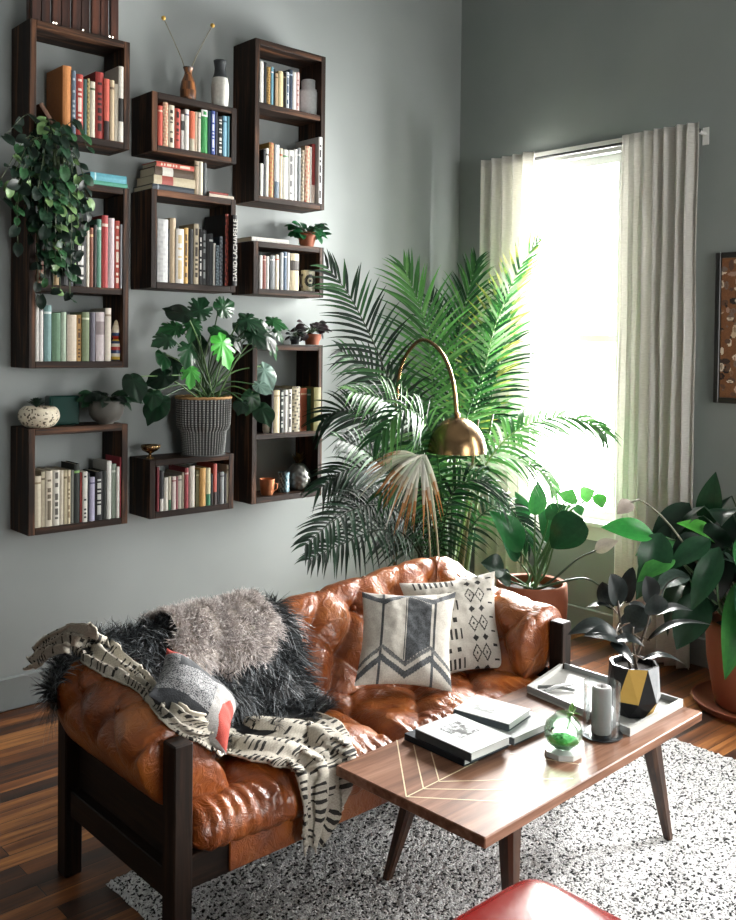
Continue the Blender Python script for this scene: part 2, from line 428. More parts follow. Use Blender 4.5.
# rows: (zoom origin x, y, zoom scale), shelf top z, where, books as (x0, x1, top, colour, ink, kind, words)
ROWS = [
 ((0, 0, 5.257), 2.562, 'in the top left box', 'books in the top left box', [
  (330, 376, 343, '#d98a3a', '#e9d9b0', 'n', 'large orange book', .17), (376, 400, 370, '#5d6f80', '#aeb8c0', 'b', 'blue-grey book'), (401, 438, 388, '#b23325', '#e8d8c8', 'b', 'red book'),
  (439, 457, 415, '#2b5a55', '#bcd0c4', 'n', 'thin teal book'), (458, 473, 412, '#1b1c1a', '#d8c070', 'f', 'black speckled book'), (474, 500, 427, '#ded6bd', '#4b5a3c', 's', 'cream book'),
  (502, 545, 376, '#a8261c', '#2b0d0a', 'b', 'thick crimson book'), (547, 577, 412, '#d9573f', '#2a1512', 'h', 'salmon red book'), (578, 602, 420, '#cdb58f', '#6c5238', 's', 'tan book'),
  (603, 623, 440, '#e0d9c4', '#777', 'n', 'thin cream book'), (624, 652, 347, '#e6e2d4', '#23221f', 'k', 'tall cream book with a black band')]),
 ((0, 170, 4.38), 1.895, 'on the upper tier behind the trailing plant', 'books behind the trailing plant', [
  (163, 192, 245, '#d4c4a8', '#a3382a', 'f', 'cream and red mottled book'), (193, 232, 250, '#1f2221', '#4c5250', 'b', 'wide black book'), (233, 260, 300, '#a98a55', '#58421f', 's', 'tan book'),
  (261, 300, 290, '#171b1c', '#3a4042', 'n', 'black book'), (301, 322, 235, '#1c2733', '#8d99a8', 'b', 'navy book'), (330, 378, 236, '#17181a', '#e6e6e0', 'b', 'black book lettered in white'),
  (379, 392, 262, '#d9d2bd', '#777', 'n', 'thin cream book'), (393, 410, 252, '#8d4a28', '#d9b070', 's', 'thin russet book'), (411, 424, 240, '#1c1d1c', '#555', 'n', 'thin black book'),
  (425, 444, 215, '#57917a', '#c7ddcf', 's', 'sea green book'), (446, 474, 198, '#b51f20', '#e8c9b8', 's', 'bright red book'), (475, 502, 210, '#cfb9bd', '#8a7a7c', 'n', 'pale pink book'),
  (503, 526, 222, '#c03a24', '#eedfc8', 'b', 'red book lettered in white'), (527, 537, 238, '#8a8b90', '#555', 'n', 'thin grey book')]),
 ((0, 170, 4.38), 1.562, 'on the lower tier beside the striped doll', 'books beside the striped doll', [
  (157, 172, 580, '#e4e2dc', '#888', 'n', 'thin white book'), (173, 190, 578, '#dcdad4', '#999', 's', 'white book'), (193, 226, 592, '#6f9a99', '#dbe8e4', 's', 'teal book'),
  (227, 267, 625, '#5a8563', '#cfe0cc', 'n', 'thick green book'), (268, 291, 622, '#a9c2a6', '#5a7058', 'n', 'pale green book'), (294, 336, 634, '#d9cbb3', '#a08c70', 'n', 'thick cream book'),
  (337, 357, 634, '#c09245', '#5a3c18', 'b', 'gold patterned book'), (360, 392, 622, '#76885f', '#c9cfae', 's', 'olive green book'), (396, 418, 622, '#5b5866', '#a9a5b3', 'n', 'grey violet book'),
  (420, 459, 622, '#cbbfc0', '#8d7f80', 'l', 'pinkish white book'), (461, 487, 605, '#d6ccba', '#93836d', 's', 'tall cream book')]),
 ((0, 410, 5.257), .84, 'in the lowest left box', 'books in the lowest left box', [
  (182, 216, 350, '#d2c7ac', '#8a7a5a', 's', 'thick cream book'), (217, 238, 325, '#cfc3a6', '#6f6248', 's', 'cream book'), (240, 277, 322, '#d8ceb6', '#6e634d', 'b', 'tan white book'),
  (281, 314, 318, '#dedacb', '#57544c', 'b', 'white book'), (316, 335, 318, '#cfc5ae', '#999', 'n', 'thin cream book'), (336, 353, 318, '#c6b994', '#7a6b45', 's', 'thin straw book'),
  (354, 372, 317, '#c9bb98', '#826e4a', 'b', 'thin tan book'), (373, 388, 317, '#6c6f66', '#444', 'n', 'thin grey book'), (390, 420, 285, '#1d261f', '#7fb25a', 's', 'tall dark green book'),
  (422, 433, 330, '#b5392f', '#ddd', 'n', 'thin red book'), (435, 461, 326, '#dcdad0', '#2f2f33', 'b', 'white lettered book'), (463, 471, 330, '#1a2130', '#555', 'n', 'thin navy book'),
  (472, 499, 355, '#aaa6c2', '#5c587a', 's', 'lavender book'), (502, 540, 326, '#15181c', '#c8cac5', 'b', 'black lettered book'), (541, 560, 322, '#16201c', '#445', 'n', 'black green book'),
  (562, 586, 270, '#d9dad2', '#888', 'n', 'tall white book'), (588, 612, 285, '#8b9b8a', '#d0d8cc', 's', 'grey green book'), (613, 629, 300, '#dcd9d0', '#888', 'n', 'slim white book'),
  (630, 646, 248, '#c42b3f', '#e8a8a8', 'n', 'tall crimson pink book')]),
 ((120, 80, 6.133), 2.577, 'in the box under the two narrow vases', 'books under the two narrow vases', [
  (234, 263, 155, '#cf4a30', '#f0d0b0', 's', 'orange red book'), (264, 296, 135, '#b5543c', '#e2c79b', 'f', 'red floral book'), (298, 334, 152, '#dcd0b4', '#3a3128', 'b', 'cream lettered book'),
  (337, 371, 173, '#c5432f', '#2a1512', 'b', 'vermilion book'), (375, 397, 208, '#e2dfd6', '#444', 'l', 'small white book'), (398, 424, 178, '#e4e2da', '#557', 's', 'white book'),
  (426, 460, 190, '#cf5a28', '#ada68d', 'h', 'orange book with a grey foot'), (462, 478, 195, '#dccfb2', '#777', 'n', 'thin cream book'), (479, 496, 198, '#d8d2c0', '#777', 's', 'thin ivory book'),
  (500, 540, 180, '#2f9a4c', '#f2f2ee', 't', 'bright green book with a white tip'), (542, 558, 190, '#1d4f5c', '#888', 'n', 'dark teal book'), (560, 584, 188, '#2d4a9a', '#c9d2ee', 'b', 'royal blue book'),
  (586, 599, 195, '#1b2438', '#555', 'n', 'thin navy book'), (601, 631, 222, '#181a1c', '#e6e4dc', 'b', 'black book lettered in white'), (632, 656, 220, '#77b4cf', '#2d5a74', 's', 'sky blue book'), (657, 672, 222, '#27707c', '#bcd', 'n', 'teal book')]),
 ((120, 180, 6.133), 1.935, 'in the middle box', 'books in the middle box', [
  (231, 296, 236, '#d3d5d4', '#b3b6b6', 'f', 'thick pale grey book'), (297, 306, 300, '#161616', '#444', 'n', 'thin black book'), (307, 343, 232, '#b7a07c', '#8e774f', 'n', 'tall tan book'),
  (344, 392, 298, '#dedbd2', '#c9b27c', 'b', 'thick white book'), (394, 419, 293, '#c99b32', '#5b3f12', 'b', 'mustard book'), (421, 452, 300, '#17191a', '#333', 'n', 'plain black book'),
  (454, 485, 268, '#c2b393', '#3b3020', 'b', 'tall beige lettered book'), (487, 505, 300, '#17181a', '#e8e6e0', 'b', 'black book lettered in white'), (506, 530, 305, '#34383a', '#9aa0a0', 'b', 'charcoal book'),
  (532, 547, 330, '#141618', '#444', 'n', 'slim black book'), (548, 571, 328, '#2a2f33', '#c8ccca', 's', 'slate book'), (573, 588, 388, '#d7d4ca', '#777', 'n', 'short white book'), (589, 611, 400, '#1b2730', '#8fa6b0', 'f', 'short patterned book'),
  (613, 632, 346, '#22303f', '#b8c4d0', 'f', 'blue black book'), (634, 641, 320, '#5c3a22', '#c99b5a', 's', 'brown book'),]),
 ((120, 430, 6.133), .845, 'in the box under the woven basket', 'books under the woven basket', [
  (228, 243, 230, '#8c2230', '#caa', 'n', 'dark red book'), (246, 268, 254, '#20242a', '#d9d6cc', 'h', 'black book with a white foot'), (271, 296, 292, '#d9d6c8', '#888', 'n', 'white book'), (298, 316, 286, '#cfc8ac', '#2f6a48', 'h', 'cream book with a green foot'),
  (319, 344, 286, '#d6c6bf', '#8c3a3a', 's', 'pinkish white book'), (345, 356, 286, '#8f3540', '#ccc', 'n', 'thin maroon book'), (357, 380, 280, '#d8d0bc', '#666', 's', 'cream book'), (382, 396, 262, '#d9d0b6', '#777', 'n', 'thin ivory book'),
  (399, 421, 235, '#a8303a', '#e8c8c0', 's', 'red book'), (427, 459, 222, '#d9d3c4', '#777', 'n', 'thick white book'), (467, 488, 248, '#8a8458', '#d8d0a0', 's', 'olive book'), (490, 526, 235, '#cf9a3a', '#8a5a18', 'n', 'thick golden yellow book'),
  (529, 556, 235, '#d8cf9f', '#1f7a50', 'h', 'pale yellow book with a green foot'), (557, 571, 270, '#17191b', '#444', 'n', 'thin black book'), (573, 595, 208, '#c1442d', '#2a1a14', 'h', 'tall red orange book'), (597, 613, 262, '#3b4246', '#888', 'n', 'thin slate book'),
  (614, 640, 258, '#8d9394', '#444', 's', 'grey book'), (641, 654, 270, '#1c1d1f', '#555', 'n', 'thin charcoal book'), (655, 672, 214, '#b5a98a', '#6b5c3c', 's', 'tall khaki book')]),
 ((220, 20, 6.133), 2.885, 'beside the white jar', 'books beside the white jar', [
  (246, 268, 252, '#e2e0d8', '#888', 'n', 'white book'), (269, 287, 258, '#1c2426', '#777', 'n', 'black book'), (289, 311, 285, '#c9a24c', '#6b4a1a', 'f', 'gold dotted book'), (312, 329, 288, '#5d96a8', '#dde', 's', 'thin blue book'),
  (330, 339, 300, '#191a1a', '#444', 'n', 'thin black book'), (340, 357, 325, '#c0a27a', '#6d5434', 's', 'tan book'), (359, 388, 312, '#d8c490', '#8a6c34', 'n', 'cream yellow book'), (390, 407, 322, '#2a2522', '#a08a6a', 's', 'dark brown book'),
  (408, 425, 318, '#cbd3da', '#34506e', 'b', 'pale blue book'), (426, 446, 302, '#24354a', '#9fb0c4', 's', 'navy book'), (447, 467, 318, '#dedcd6', '#777', 'n', 'ivory book'), (468, 488, 320, '#d3b3ad', '#8d5c58', 'b', 'pink book')]),
 ((220, 120, 6.133), 2.408, 'in the top right lower tier', 'books in the top right lower tier', [
  (247, 266, 265, '#d5d6ce', '#777', 'n', 'short white book'), (267, 281, 180, '#20242a', '#888', 'n', 'thin black book'), (282, 299, 172, '#dddcd4', '#222', 's', 'white book'), (301, 331, 137, '#b8a04e', '#a8402e', 'f', 'tall gold floral book'),
  (336, 365, 150, '#cfd4d6', '#5d7080', 'h', 'pale blue white book'), (366, 384, 172, '#d2c3a2', '#a8502e', 's', 'cream book'), (386, 419, 180, '#e4e4da', '#5a8a5a', 's', 'white green book'), (422, 455, 184, '#e2e2de', '#777', 'b', 'thick white book'),
  (456, 475, 178, '#d5d6d4', '#888', 'n', 'thin grey white book'), (476, 497, 170, '#6d7274', '#ccc', 's', 'grey book'), (498, 520, 182, '#1d1c1c', '#b8a888', 'f', 'black book'), (522, 552, 158, '#cdb995', '#a3402c', 'f', 'tan patterned book'),
  (553, 564, 165, '#dbd8d0', '#666', 'n', 'thin white book'), (565, 585, 146, '#a32c25', '#e8d0c0', 'h', 'brick red book')]),
 ((120, 180, 3.345), 1.933, 'beside the printed mug', 'books beside the printed mug', [
  (467, 477, 252, '#dcdad2', '#777', 'n', 'white book'), (478, 489, 252, '#8a4030', '#d8b8a0', 's', 'red brown book'), (490, 500, 255, '#d9d7d0', '#777', 'n', 'thin ivory book'), (502, 519, 252, '#7d8488', '#ddd', 's', 'grey book'), (520, 532, 250, '#d6c8b0', '#b04030', 's', 'cream red book'),
  (537, 547, 243, '#a7adb0', '#555', 'n', 'pale grey book'), (548, 559, 240, '#3f5d78', '#ccd', 's', 'blue book'), (560, 568, 243, '#dedcd6', '#777', 'n', 'thin white book'), (570, 599, 245, '#d3c29c', '#3a3128', 'l', 'thick cream book')]),
 ((220, 330, 5.11), 1.182, 'above the pineapple jar', 'books above the pineapple jar', [
  (262, 275, 312, '#2b2320', '#888', 'n', 'thin dark book'), (276, 306, 308, '#d9c79b', '#9a8450', 's', 'cream book'), (308, 328, 310, '#26302c', '#cfd6cc', 'b', 'dark green lettered book'), (330, 347, 306, '#dddad2', '#333', 's', 'white book'), (348, 368, 303, '#dcd8ce', '#23201c', 'b', 'white book lettered in black'),
  (370, 410, 290, '#d2c49c', '#2a2620', 'f', 'cream book with black print'), (413, 445, 298, '#cf6034', '#f0c8a0', 's', 'orange book'), (447, 474, 302, '#2a6a4a', '#c8d8c8', 's', 'green book')]),
]
for (ox, oy, s), z, where, grp, bs in ROWS:
    rn = random.Random(hash(where) % 1000 if False else len(where)*7+len(bs))
    for i, b in enumerate(bs):
        x0, x1, yt, c, ink, kd, words = b[:7]
        dep = b[7] if len(b) > 7 else rn.uniform(.125, .16)
        Y = FYS+.003+rn.uniform(0, .008)
        pa = at(ox+x0/s, oy+yt/s, Y=Y); pb = at(ox+x1/s, oy+yt/s, Y=Y)
        w = pb.x-pa.x-.0006; h = pa.z-z
        tilt = rn.uniform(-.004, .004)
        M = Matrix.Translation((pa.x, Y, z+.0005)) @ Matrix.Rotation(0, 4, 'Y')
        lb = '%s, %s from the left %s' % (words, ORD[i+1], where)
        if len(lb.split()) > 16: lb = lb.replace(' the ', ' ').replace(' a ', ' ')
        book(M, w, dep, h, c, ink, kd, lb, grp, rnd=rn)
M_INKW = plain('white_lettering', '#b5b3ac', .6)
# the big black photography book that stands forward at the right end of the middle box
book(Matrix.Translation((2.594, 3.925, 1.9355)), .0185, .19, .355, '#1a0f0c', '#c1452a', 'f', 'tall black book with orange flame print, second from the right in the middle box', 'books in the middle box')
pa = Vector((2.613, 3.885, at(234, 215, Y=3.885).z)); pb = Vector((2.6365, 0, 0))
o = book(Matrix.Translation((pa.x, 3.885, 1.9355)), pb.x-pa.x, .22, pa.z-1.9355, '#15171a', '#15171a', 'n', 'tall black book with white lettering, standing forward at the right of the middle box', 'books in the middle box')
text_mesh('DAVID LACHAPELLE', .034, Matrix.Translation(((pa.x+pb.x)/2, 3.8802, 1.9355+(pa.z-1.9355)*.5)) @ Matrix.Rotation(PI/2, 4, 'X') @ Matrix.Rotation(PI/2, 4, 'Z'), M_INKW, o, 'spine_lettering')
# white lettered book standing forward in the top right lower tier
pa = at(321.6, 142, Y=3.9); pb = at(326.0, 142, Y=3.9)
o = book(Matrix.Translation((3.186, 3.926, 2.4085)), .0235, .2, .355, '#dcdcd8', '#2a2a2c', 'b', 'white lettered book standing forward at the right end of the top right lower tier', 'books in the top right lower tier')
# wide olive book beyond the green one, cover turned outwards
xo = at(313.6, 420, Y=3.915).x; M = Matrix.Translation((xo, 3.915, 1.1825))
book(M, min(.066, 3.2095-xo), .13, .235, '#8b8446', '#b5ad6a', 'n', 'wide olive green book at the right end above the pineapple jar', 'books above the pineapple jar')
# ================================================================== things standing on and in the boxes
def flat_book(x0, x1, Y, z, th, d, base, ink, kd, label, grp=None):
    M = Matrix(((0, 0, -1, x1), (0, 1, 0, Y), (1, 0, 0, z+.0004), (0, 0, 0, 1)))
    return book(M, th-.0006, d, x1-x0, base, ink, kd, label, grp, rnd=random.Random(3))
G1 = 'flat stack on the middle box'
z = 2.37
for th, x0, x1, Y, d, c, ink, kd, lb in ((.026, 2.2, 2.425, 3.945, .185, '#3a444e', '#8d98a2', 's', 'grey-blue book at the bottom of the flat stack on the middle box'),
        (.042, 2.205, 2.43, 3.943, .17, '#cbbd9b', '#a8473c', 'l', 'cream book with a red label in the flat stack on the middle box'),
        (.042, 2.215, 2.425, 3.95, .15, '#54402c', '#d8d6cc', 'l', 'brown book with a white label in the flat stack on the middle box'),
        (.024, 2.222, 2.427, 3.948, .14, '#c4452e', '#e8d0b8', 'b', 'orange red book on top of the flat stack on the middle box')):
    flat_book(x0, x1, Y, z, th, d, c, ink, kd, lb, G1); z += th
for x0, w, h, c, ink, kd, lb in ((2.437, .024, .165, '#a08d70', '#5c4a34', 's', 'tan book upright beside the flat stack on the middle box'), (2.462, .022, .166, '#d9d0b6', '#8a7d5c', 'n', 'cream book upright beside the flat stack on the middle box'), (2.485, .02, .162, '#3b4347', '#677', 'n', 'dark grey book upright beside the flat stack on the middle box')):
    book(Matrix.Translation((x0, 3.96, 2.3705)), w, .14, h, c, ink, kd, lb, 'upright books on the middle box')
flat_book(2.515, 2.66, 3.95, 2.37, .016, .16, '#d3c5b2', '#b09a80', 'n', 'flat cream book under a red one at the right end of the middle box top')
flat_book(2.52, 2.63, 3.955, 2.386, .012, .14, '#9a3a30', '#ddd', 'n', 'thin flat red book on the cream one at the right end of the middle box')
flat_book(1.9, 2.075, 3.95, 2.355, .02, .17, '#4fae94', '#d5efe4', 'n', 'flat sea green book below the turquoise one beside the trailing plant')
flat_book(1.895, 2.072, 3.955, 2.375, .036, .165, '#5cb6c8', '#c8ecf0', 's', 'flat turquoise book on top of the sea green one beside the trailing plant')
flat_book(2.79, 3.03, 3.98, 2.175, .026, .15, '#dcdad2', '#bbb', 's', 'flat white book lying beside the small terracotta pot')
# leaning dark books in the top left box
M = Matrix.Translation((1.735, 3.955, 2.5625)) @ Matrix.Rotation(-.62, 4, 'Y')
book(M, .018, .16, .13, '#6a4630', '#caa', 'n', 'small brown book leaning over at the left end of the top left box')

# crate of upright slats on top of the first box, with a fairy light string
M_SLAT = wood('red_brown_slats', '#120a07', '#33190f', '#5a2f1a', 2, .45, .8, .4)
cr = thing('slatted_crate', (1.84, 4.05, 3.022), 'dark red-brown slatted wooden crate standing on the top left box', 'crate')
for i in range(9):
    m = MB(); xa = 1.632+i*.0455; m.box((xa, 3.965+.008*(i % 2), 3.0225), (xa+.039, 3.985+.008*(i % 2), 3.40), bevel=.002); m.build('slat', M_SLAT, cr)
m = MB(); m.box((1.634, 3.998, 3.0225), (1.65, 4.03, 3.4)); m.box((2.022, 3.998, 3.0225), (2.038, 4.03, 3.4)); m.box((1.65, 3.998, 3.0225), (2.022, 4.03, 3.04)); m.build('crate_body', M_SLAT, cr)
M_BULB = NT('tiny_warm_bulb'); M_BULB = M_BULB.done(M_BULB.n('Emission', Color=(1, .93, .8, 1), Strength=6.0))
M_WIRE = plain('dark_wire', '#1c1a18', .5)
fl = thing('fairy_lights', (1.85, 3.955, 3.0225), 'string of tiny lit fairy lights along the front of the slatted crate', 'string lights')
m = MB(); m.tube(spline([(1.64, 3.957, 3.025), (1.72, 3.953, 3.026), (1.85, 3.957, 3.025), (1.95, 3.952, 3.026), (2.04, 3.957, 3.025)], 30), .0012, 6); m.build('wire', M_WIRE, fl, smooth=True)
for x in (1.722, 1.735, 1.858, 1.985, 2.0):
    m = MB(); m.lathe([(0, 0), (.003, .002), (.0035, .005), (0, .009)], (x, 3.953, 3.026), 8); m.build('bulb', M_BULB, fl, smooth=True)

# --- ceramics
M_CER = painted('painted_ceramic', .32, .05)
M_CERM = painted('matt_ceramic', .6, .15)
M_TERRA = plain('terracotta', '#84462a', .75, .25, 45)
M_SOIL = plain('dark_soil', '#1d150f', .95, .8, 120)
M_BRASS = plain('brushed_brass', '#967a58', .27, .06, 90, Metallic=1.0)
M_COPPER = plain('copper_mug_metal', '#b87852', .35, .1, 60, Metallic=.6)
M_STEM = plain('dry_stem', '#5a5236', .7)

def ring_col(stops):
    return lambda i, j, st=stops: next(c for k, c in st if i < k)
# bud vase and its two yellow billy button stems
X = at(188, 92, Y=4.02).x; BV = 1.18; t = thing('bud_vase', (X, 4.02, 2.825), 'small brown glazed bud vase holding two yellow ball flowers', 'vase')
m = MB(); prof = [(0, 0), (.028, 0), (.034, .02), (.036, .05), (.03, .085), (.017, .115), (.015, .125), (.022, .142), (.024, .146), (.02, .147), (.011, .125), (.011, .08), (0, .08)]; prof = [(r*1.1, z_*BV) for r, z_ in prof]
m.lathe(prof, (X, 4.02, 2.8255), 24, cf=lambda i, j: hexc('#2a211c') if i > 6 else mixc(hexc('#8d5a34'), hexc('#3c2416'), .5+.5*math.sin(j*1.3+i*2))); m.build('vase_body', M_CER, t, smooth=True)
for (tx, ty, lb) in ((163.5, 18, 'yellow billy button flower leaning left in the brown bud vase'), (212.5, 25.5, 'yellow billy button flower leaning right in the brown bud vase')):
    tip = at(tx, ty, Y=4.0); f = thing('dried_flower', (X, 4.02, 2.91), lb, 'flower', 'dried flowers in the bud vase')
    m = MB(); m.tube(spline([(X, 4.02, 2.912), (X+(tip.x-X)*.18, 4.02, 3.01), ((X*.4+tip.x*.6), 4.01, tip.z*.62+2.97*.38), tip], 24), .0018, 6); m.build('stem', M_STEM, f, smooth=True)
    m = MB(); 
    rows = []
    for i in range(9):
        a = PI*i/8; rows.append([tip+Vector((math.sin(a)*math.cos(b), math.sin(a)*math.sin(b), math.cos(a)))*.0105*(1+.06*math.sin(5*b+i*3)) for b in [2*PI*k/14 for k in range(14)]])
    m.col = hexc('#b8923a'); m.grid(rows, closev=True); m.build('flower_head', M_CERM, f, smooth=True)
# two-tone vase
X = at(220, 95, Y=4.02).x; t = thing('vase', (X, 4.02, 2.825), 'two-tone ceramic vase with dark neck and pale speckled body', 'vase')
m = MB(); prof = [(0, 0), (.034, 0), (.04, .02), (.043, .06), (.043, .095), (.037, .125), (.029, .145), (.027, .165), (.031, .188), (.033, .196), (.029, .197), (.02, .17), (0, .165)]; prof = [(r*1.03, z_*1.24) for r, z_ in prof]
sp = random.Random(5)
m.lathe(prof, (X, 4.02, 2.8255), 28, cf=lambda i, j: hexc('#23282b') if i >= 5 else varc(hexc('#b5b5ae'), .12, sp)); m.build('vase_body', M_CERM, t, smooth=True)
# white jar in the top right box
X = at(308.5, 100, Y=4.03).x
m = MB(); m.lathe([(0, 0), (.044, 0), (.053, .01), (.056, .035), (.056, .125), (.05, .145), (.04, .15), (.04, .195), (.036, .2), (0, .2)], (X, 4.03, 2.8855), 32, c=hexc('#a9aeae'))
tag(m.build('jar', M_CERM, None, loc=(X, 4.03, 2.8855), smooth=True), 'white ceramic jar with a narrower neck in the top right box', 'jar')
# printed mug
X = at(308, 280, Y=4.0).x; t = thing('mug', (X, 4.0, 1.933), 'white mug printed with a black ring emblem in the low right box', 'mug')
m = MB()
def mugc(i, j):
    if i < 2 or i > 25: return hexc('#b9b5a8')
    a = (j+.5)/84*2*PI; u = math.atan2(math.sin(a+1.9), math.cos(a+1.9))*.038; v = (i-13)*.0046
    r = math.hypot(u, v)
    return hexc('#101214') if .017 < r < .034 or r < .008 else hexc('#b4ad98')
m.lathe([(0, 0), (.034, 0)]+[(.038, .006+.0046*k) for k in range(25)]+[(.035, .117), (.035, .02), (0, .02)], (X, 4.0, 1.9335), 84, cf=mugc); m.build('mug_body', M_CER, t, smooth=True, angle=50)
m = MB(); m.col = hexc('#3a2c22'); m.tube(spline([(X-.036, 4.0, 2.025), (X-.06, 4.0, 2.012), (X-.06, 4.0, 1.968), (X-.036, 4.0, 1.958)], 14), .005, 8); m.build('handle', M_CER, t, smooth=True)
# striped kokeshi doll
X = at(116, 340, Y=3.99).x; t = thing('kokeshi_doll', (X, 3.99, 1.5625), 'striped painted wooden doll at the right end of the two-tier left box', 'doll')
m = MB(); st = ['#20252c', '#22324a', '#c9a63a', '#d8d2c2', '#26436f', '#a8302a', '#d8d2c2', '#26436f', '#c9a63a']
m.lathe([(0, 0), (.022, 0), (.025, .006), (.026, .02), (.027, .035), (.027, .05), (.026, .065), (.024, .08), (.02, .092), (.012, .1), (0, .1)], (X, 3.99, 1.5625), 24, cf=lambda i, j: hexc(st[min(i, 8)])); m.build('doll_body', M_CER, t, smooth=True)
m = MB(); m.lathe([(0, .1), (.012, .1), (.018, .115), (.02, .13), (.019, .145), (.013, .165), (.006, .185), (0, .19)], (X, 3.99, 1.5625), 24, cf=lambda i, j: hexc(['#c9a63a', '#b8362c', '#26436f', '#ddd4c0', '#d8cfb8', '#cbbda0', '#cbbda0'][min(i, 6)])); m.build('head', M_CER, t, smooth=True)
# copper mug, blue cup, pineapple jar, white pot (bottom right box)
X = at(267, 495, Y=3.99).x; t = thing('copper_mug', (X, 3.99, .853), 'copper coloured mug on the bottom right box floor', 'mug')
m = MB(); m.lathe([(0, 0), (.028, 0), (.034, .012), (.039, .06), (.041, .085), (.038, .085), (.035, .02), (0, .015)], (X, 3.99, .8535), 28); m.build('mug_body', M_COPPER, t, smooth=True, angle=50)
m = MB(); m.tube(spline([(X+.036, 3.985, .915), (X+.058, 3.98, .905), (X+.056, 3.98, .88), (X+.034, 3.985, .872)], 12), .0035, 8); m.build('handle', M_COPPER, t, smooth=True)
X = at(282.5, 490, Y=4.02).x
m = MB(); rr = random.Random(4); m.lathe([(0, 0), (.028, 0)]+[(.03, .011*k+.004) for k in range(9)]+[(.033, .106), (.028, .106), (.028, .01), (0, .01)], (X+.008, 4.02, .8535), 30, cf=lambda i, j: hexc('#7f9aa2') if (i+j) % 3 == 0 or rr.random() < .2 else hexc('#22404c'))
tag(m.build('cup', M_CER, None, loc=(X+.008, 4.02, .8535), smooth=True, angle=50), 'blue patterned cup between the copper mug and the pineapple jar', 'cup')
M_PINE = plain('silvered_ceramic', '#8c8d8a', .3, 0, 60, Metallic=.35)
X = at(299.5, 490, Y=4.02).x; t = thing('pineapple_jar', (X, 4.03, .853), 'silvery pineapple-shaped jar with a gilt leaf crown', 'jar')
m = MB(); rows = []
for i in range(33):
    v = i/32; zz = .003+.14*v; rb = .066*(math.sin(PI*(.12+.8*v)))**.6
    rows.append([Vector((X+math.cos(a)*rr_, 4.03+math.sin(a)*rr_, .853+zz)) for a, rr_ in [(2*PI*k/64, rb*(1+.07*abs(math.sin(8*(2*PI*k/64)/2*1.0+v*14)*math.sin(8*(2*PI*k/64)/2-v*14)))) for k in range(64)]])
rows = [[Vector((X, 4.03, .8535))]*64]+rows+[[Vector((X, 4.03, .997))]*64]
m.grid(rows, closev=True, flip=True); m.build('jar_body', M_PINE, t, smooth=True)
M_GILT = plain('worn_gilt', '#8f7440', .4, .1, 60, Metallic=.8)
for k in range(15):
    a = k*2.4; tl = .25+.65*((k*7) % 15)/15; m = MB()
    d = Vector((math.cos(a)*tl, math.sin(a)*tl, 1)).normalized(); sd = Vector((-math.sin(a), math.cos(a), 0)); b0 = Vector((X, 4.03, .994))+d*.004; L = .07-.022*tl
    pts = [(0, .006), (.4, .009), (.75, .006), (1, .0008)]
    bend = Vector((math.cos(a), math.sin(a), -.1))*.012
    m.grid([[b0+d*L*s+bend*s*s-sd*w, b0+d*L*s+bend*s*s+Vector((0, 0, .002)), b0+d*L*s+bend*s*s+sd*w] for s, w in [(a_*1, b_*1.3) for a_, b_ in pts]]); m.build('crown_leaf', M_GILT, t, smooth=True)
X = at(267.5, 431, Y=3.985).x; 
m = MB(); m.lathe([(0, 0), (.022, 0), (.027, .01), (.028, .045), (.024, .045), (.023, .03), (0, .03)], (X, 3.985, 1.1825), 24, c=hexc('#cfc6b4')); tag(m.build('small_bowl', M_CERM, None, loc=(X, 3.985, 1.1825), smooth=True, angle=50), 'small cream bowl at the left end above the copper mug', 'bowl')
# brass cup on the low middle box
X = at(150, 456, Y=4.0).x; t = thing('brass_goblet', (X, 4.0, 1.094), 'small brass footed cup beside the woven basket', 'goblet')
m = MB(); m.lathe([(0, 0), (.022, 0), (.02, .004), (.008, .012), (.007, .024), (.018, .03), (.036, .04), (.044, .056), (.042, .066), (.038, .066), (.036, .05), (0, .036)], (X, 4.0, 1.0945), 28); m.build('cup_bowl', M_BRASS, t, smooth=True)
m = MB(); m.tube(spline([(X+.042, 4.0, 1.15), (X+.052, 4.0, 1.158), (X+.05, 4.0, 1.142), (X+.04, 4.0, 1.138)], 10), .003, 6); m.build('handle', M_BRASS, t, smooth=True)
# dark green glass tile block on the low left box
M_GREEN = plain('dark_green_glaze', '#173832', .18, .1, 20)
xa, xb = at(47, 420, Y=4.06).x, at(77, 420, Y=4.06).x
m = MB(); m.box((xa, 4.03, 1.2725), (xb, 4.09, 1.405), bevel=.006); m.box((xa+.012, 4.027, 1.285), (xb-.012, 4.031, 1.392), bevel=.001); tag(m.build('glazed_block', M_GREEN, None, loc=((xa+xb)/2, 4.06, 1.2725)), 'dark green glazed square box between the speckled bowl and grey pot', 'box')
# ================================================================== the leather sofa
def m_leather():
    g = NT('cognac_leather')
    tc = g.obj()
    n1 = g.n('TexNoise', Vector=tc, Scale=5.0, Detail=5.0, Roughness=.6)
    n2 = g.n('TexNoise', Vector=tc, Scale=17.0, Detail=4.0, Roughness=.6, Distortion=1.2)
    vo = g.n('TexVoronoi', Vector=tc, Scale=260.0)
    c = g.ramp(n1.outputs[0], [(.3, '#642d0d'), (.5, '#964d1b'), (.7, '#b96e31')])
    c2 = g.mix(g.math('MULTIPLY', n2.outputs[0], .45), c.outputs[0], '#3a1a0a')
    ri = g.math('ABSOLUTE', g.math('SUBTRACT', n2.outputs[0], .5))
    h = g.math('ADD', g.math('MULTIPLY', g.math('MINIMUM', ri, .12), 3.0), g.math('MULTIPLY', vo.outputs['Distance'], .06))
    r = g.math('ADD', .2, g.math('MULTIPLY', n1.outputs[0], .22))
    return g.done(g.pbr(c2, r, g.bump(h, .45, .012), Coat_Weight=.22, Coat_Roughness=.12))
M_LEATHER = m_leather()
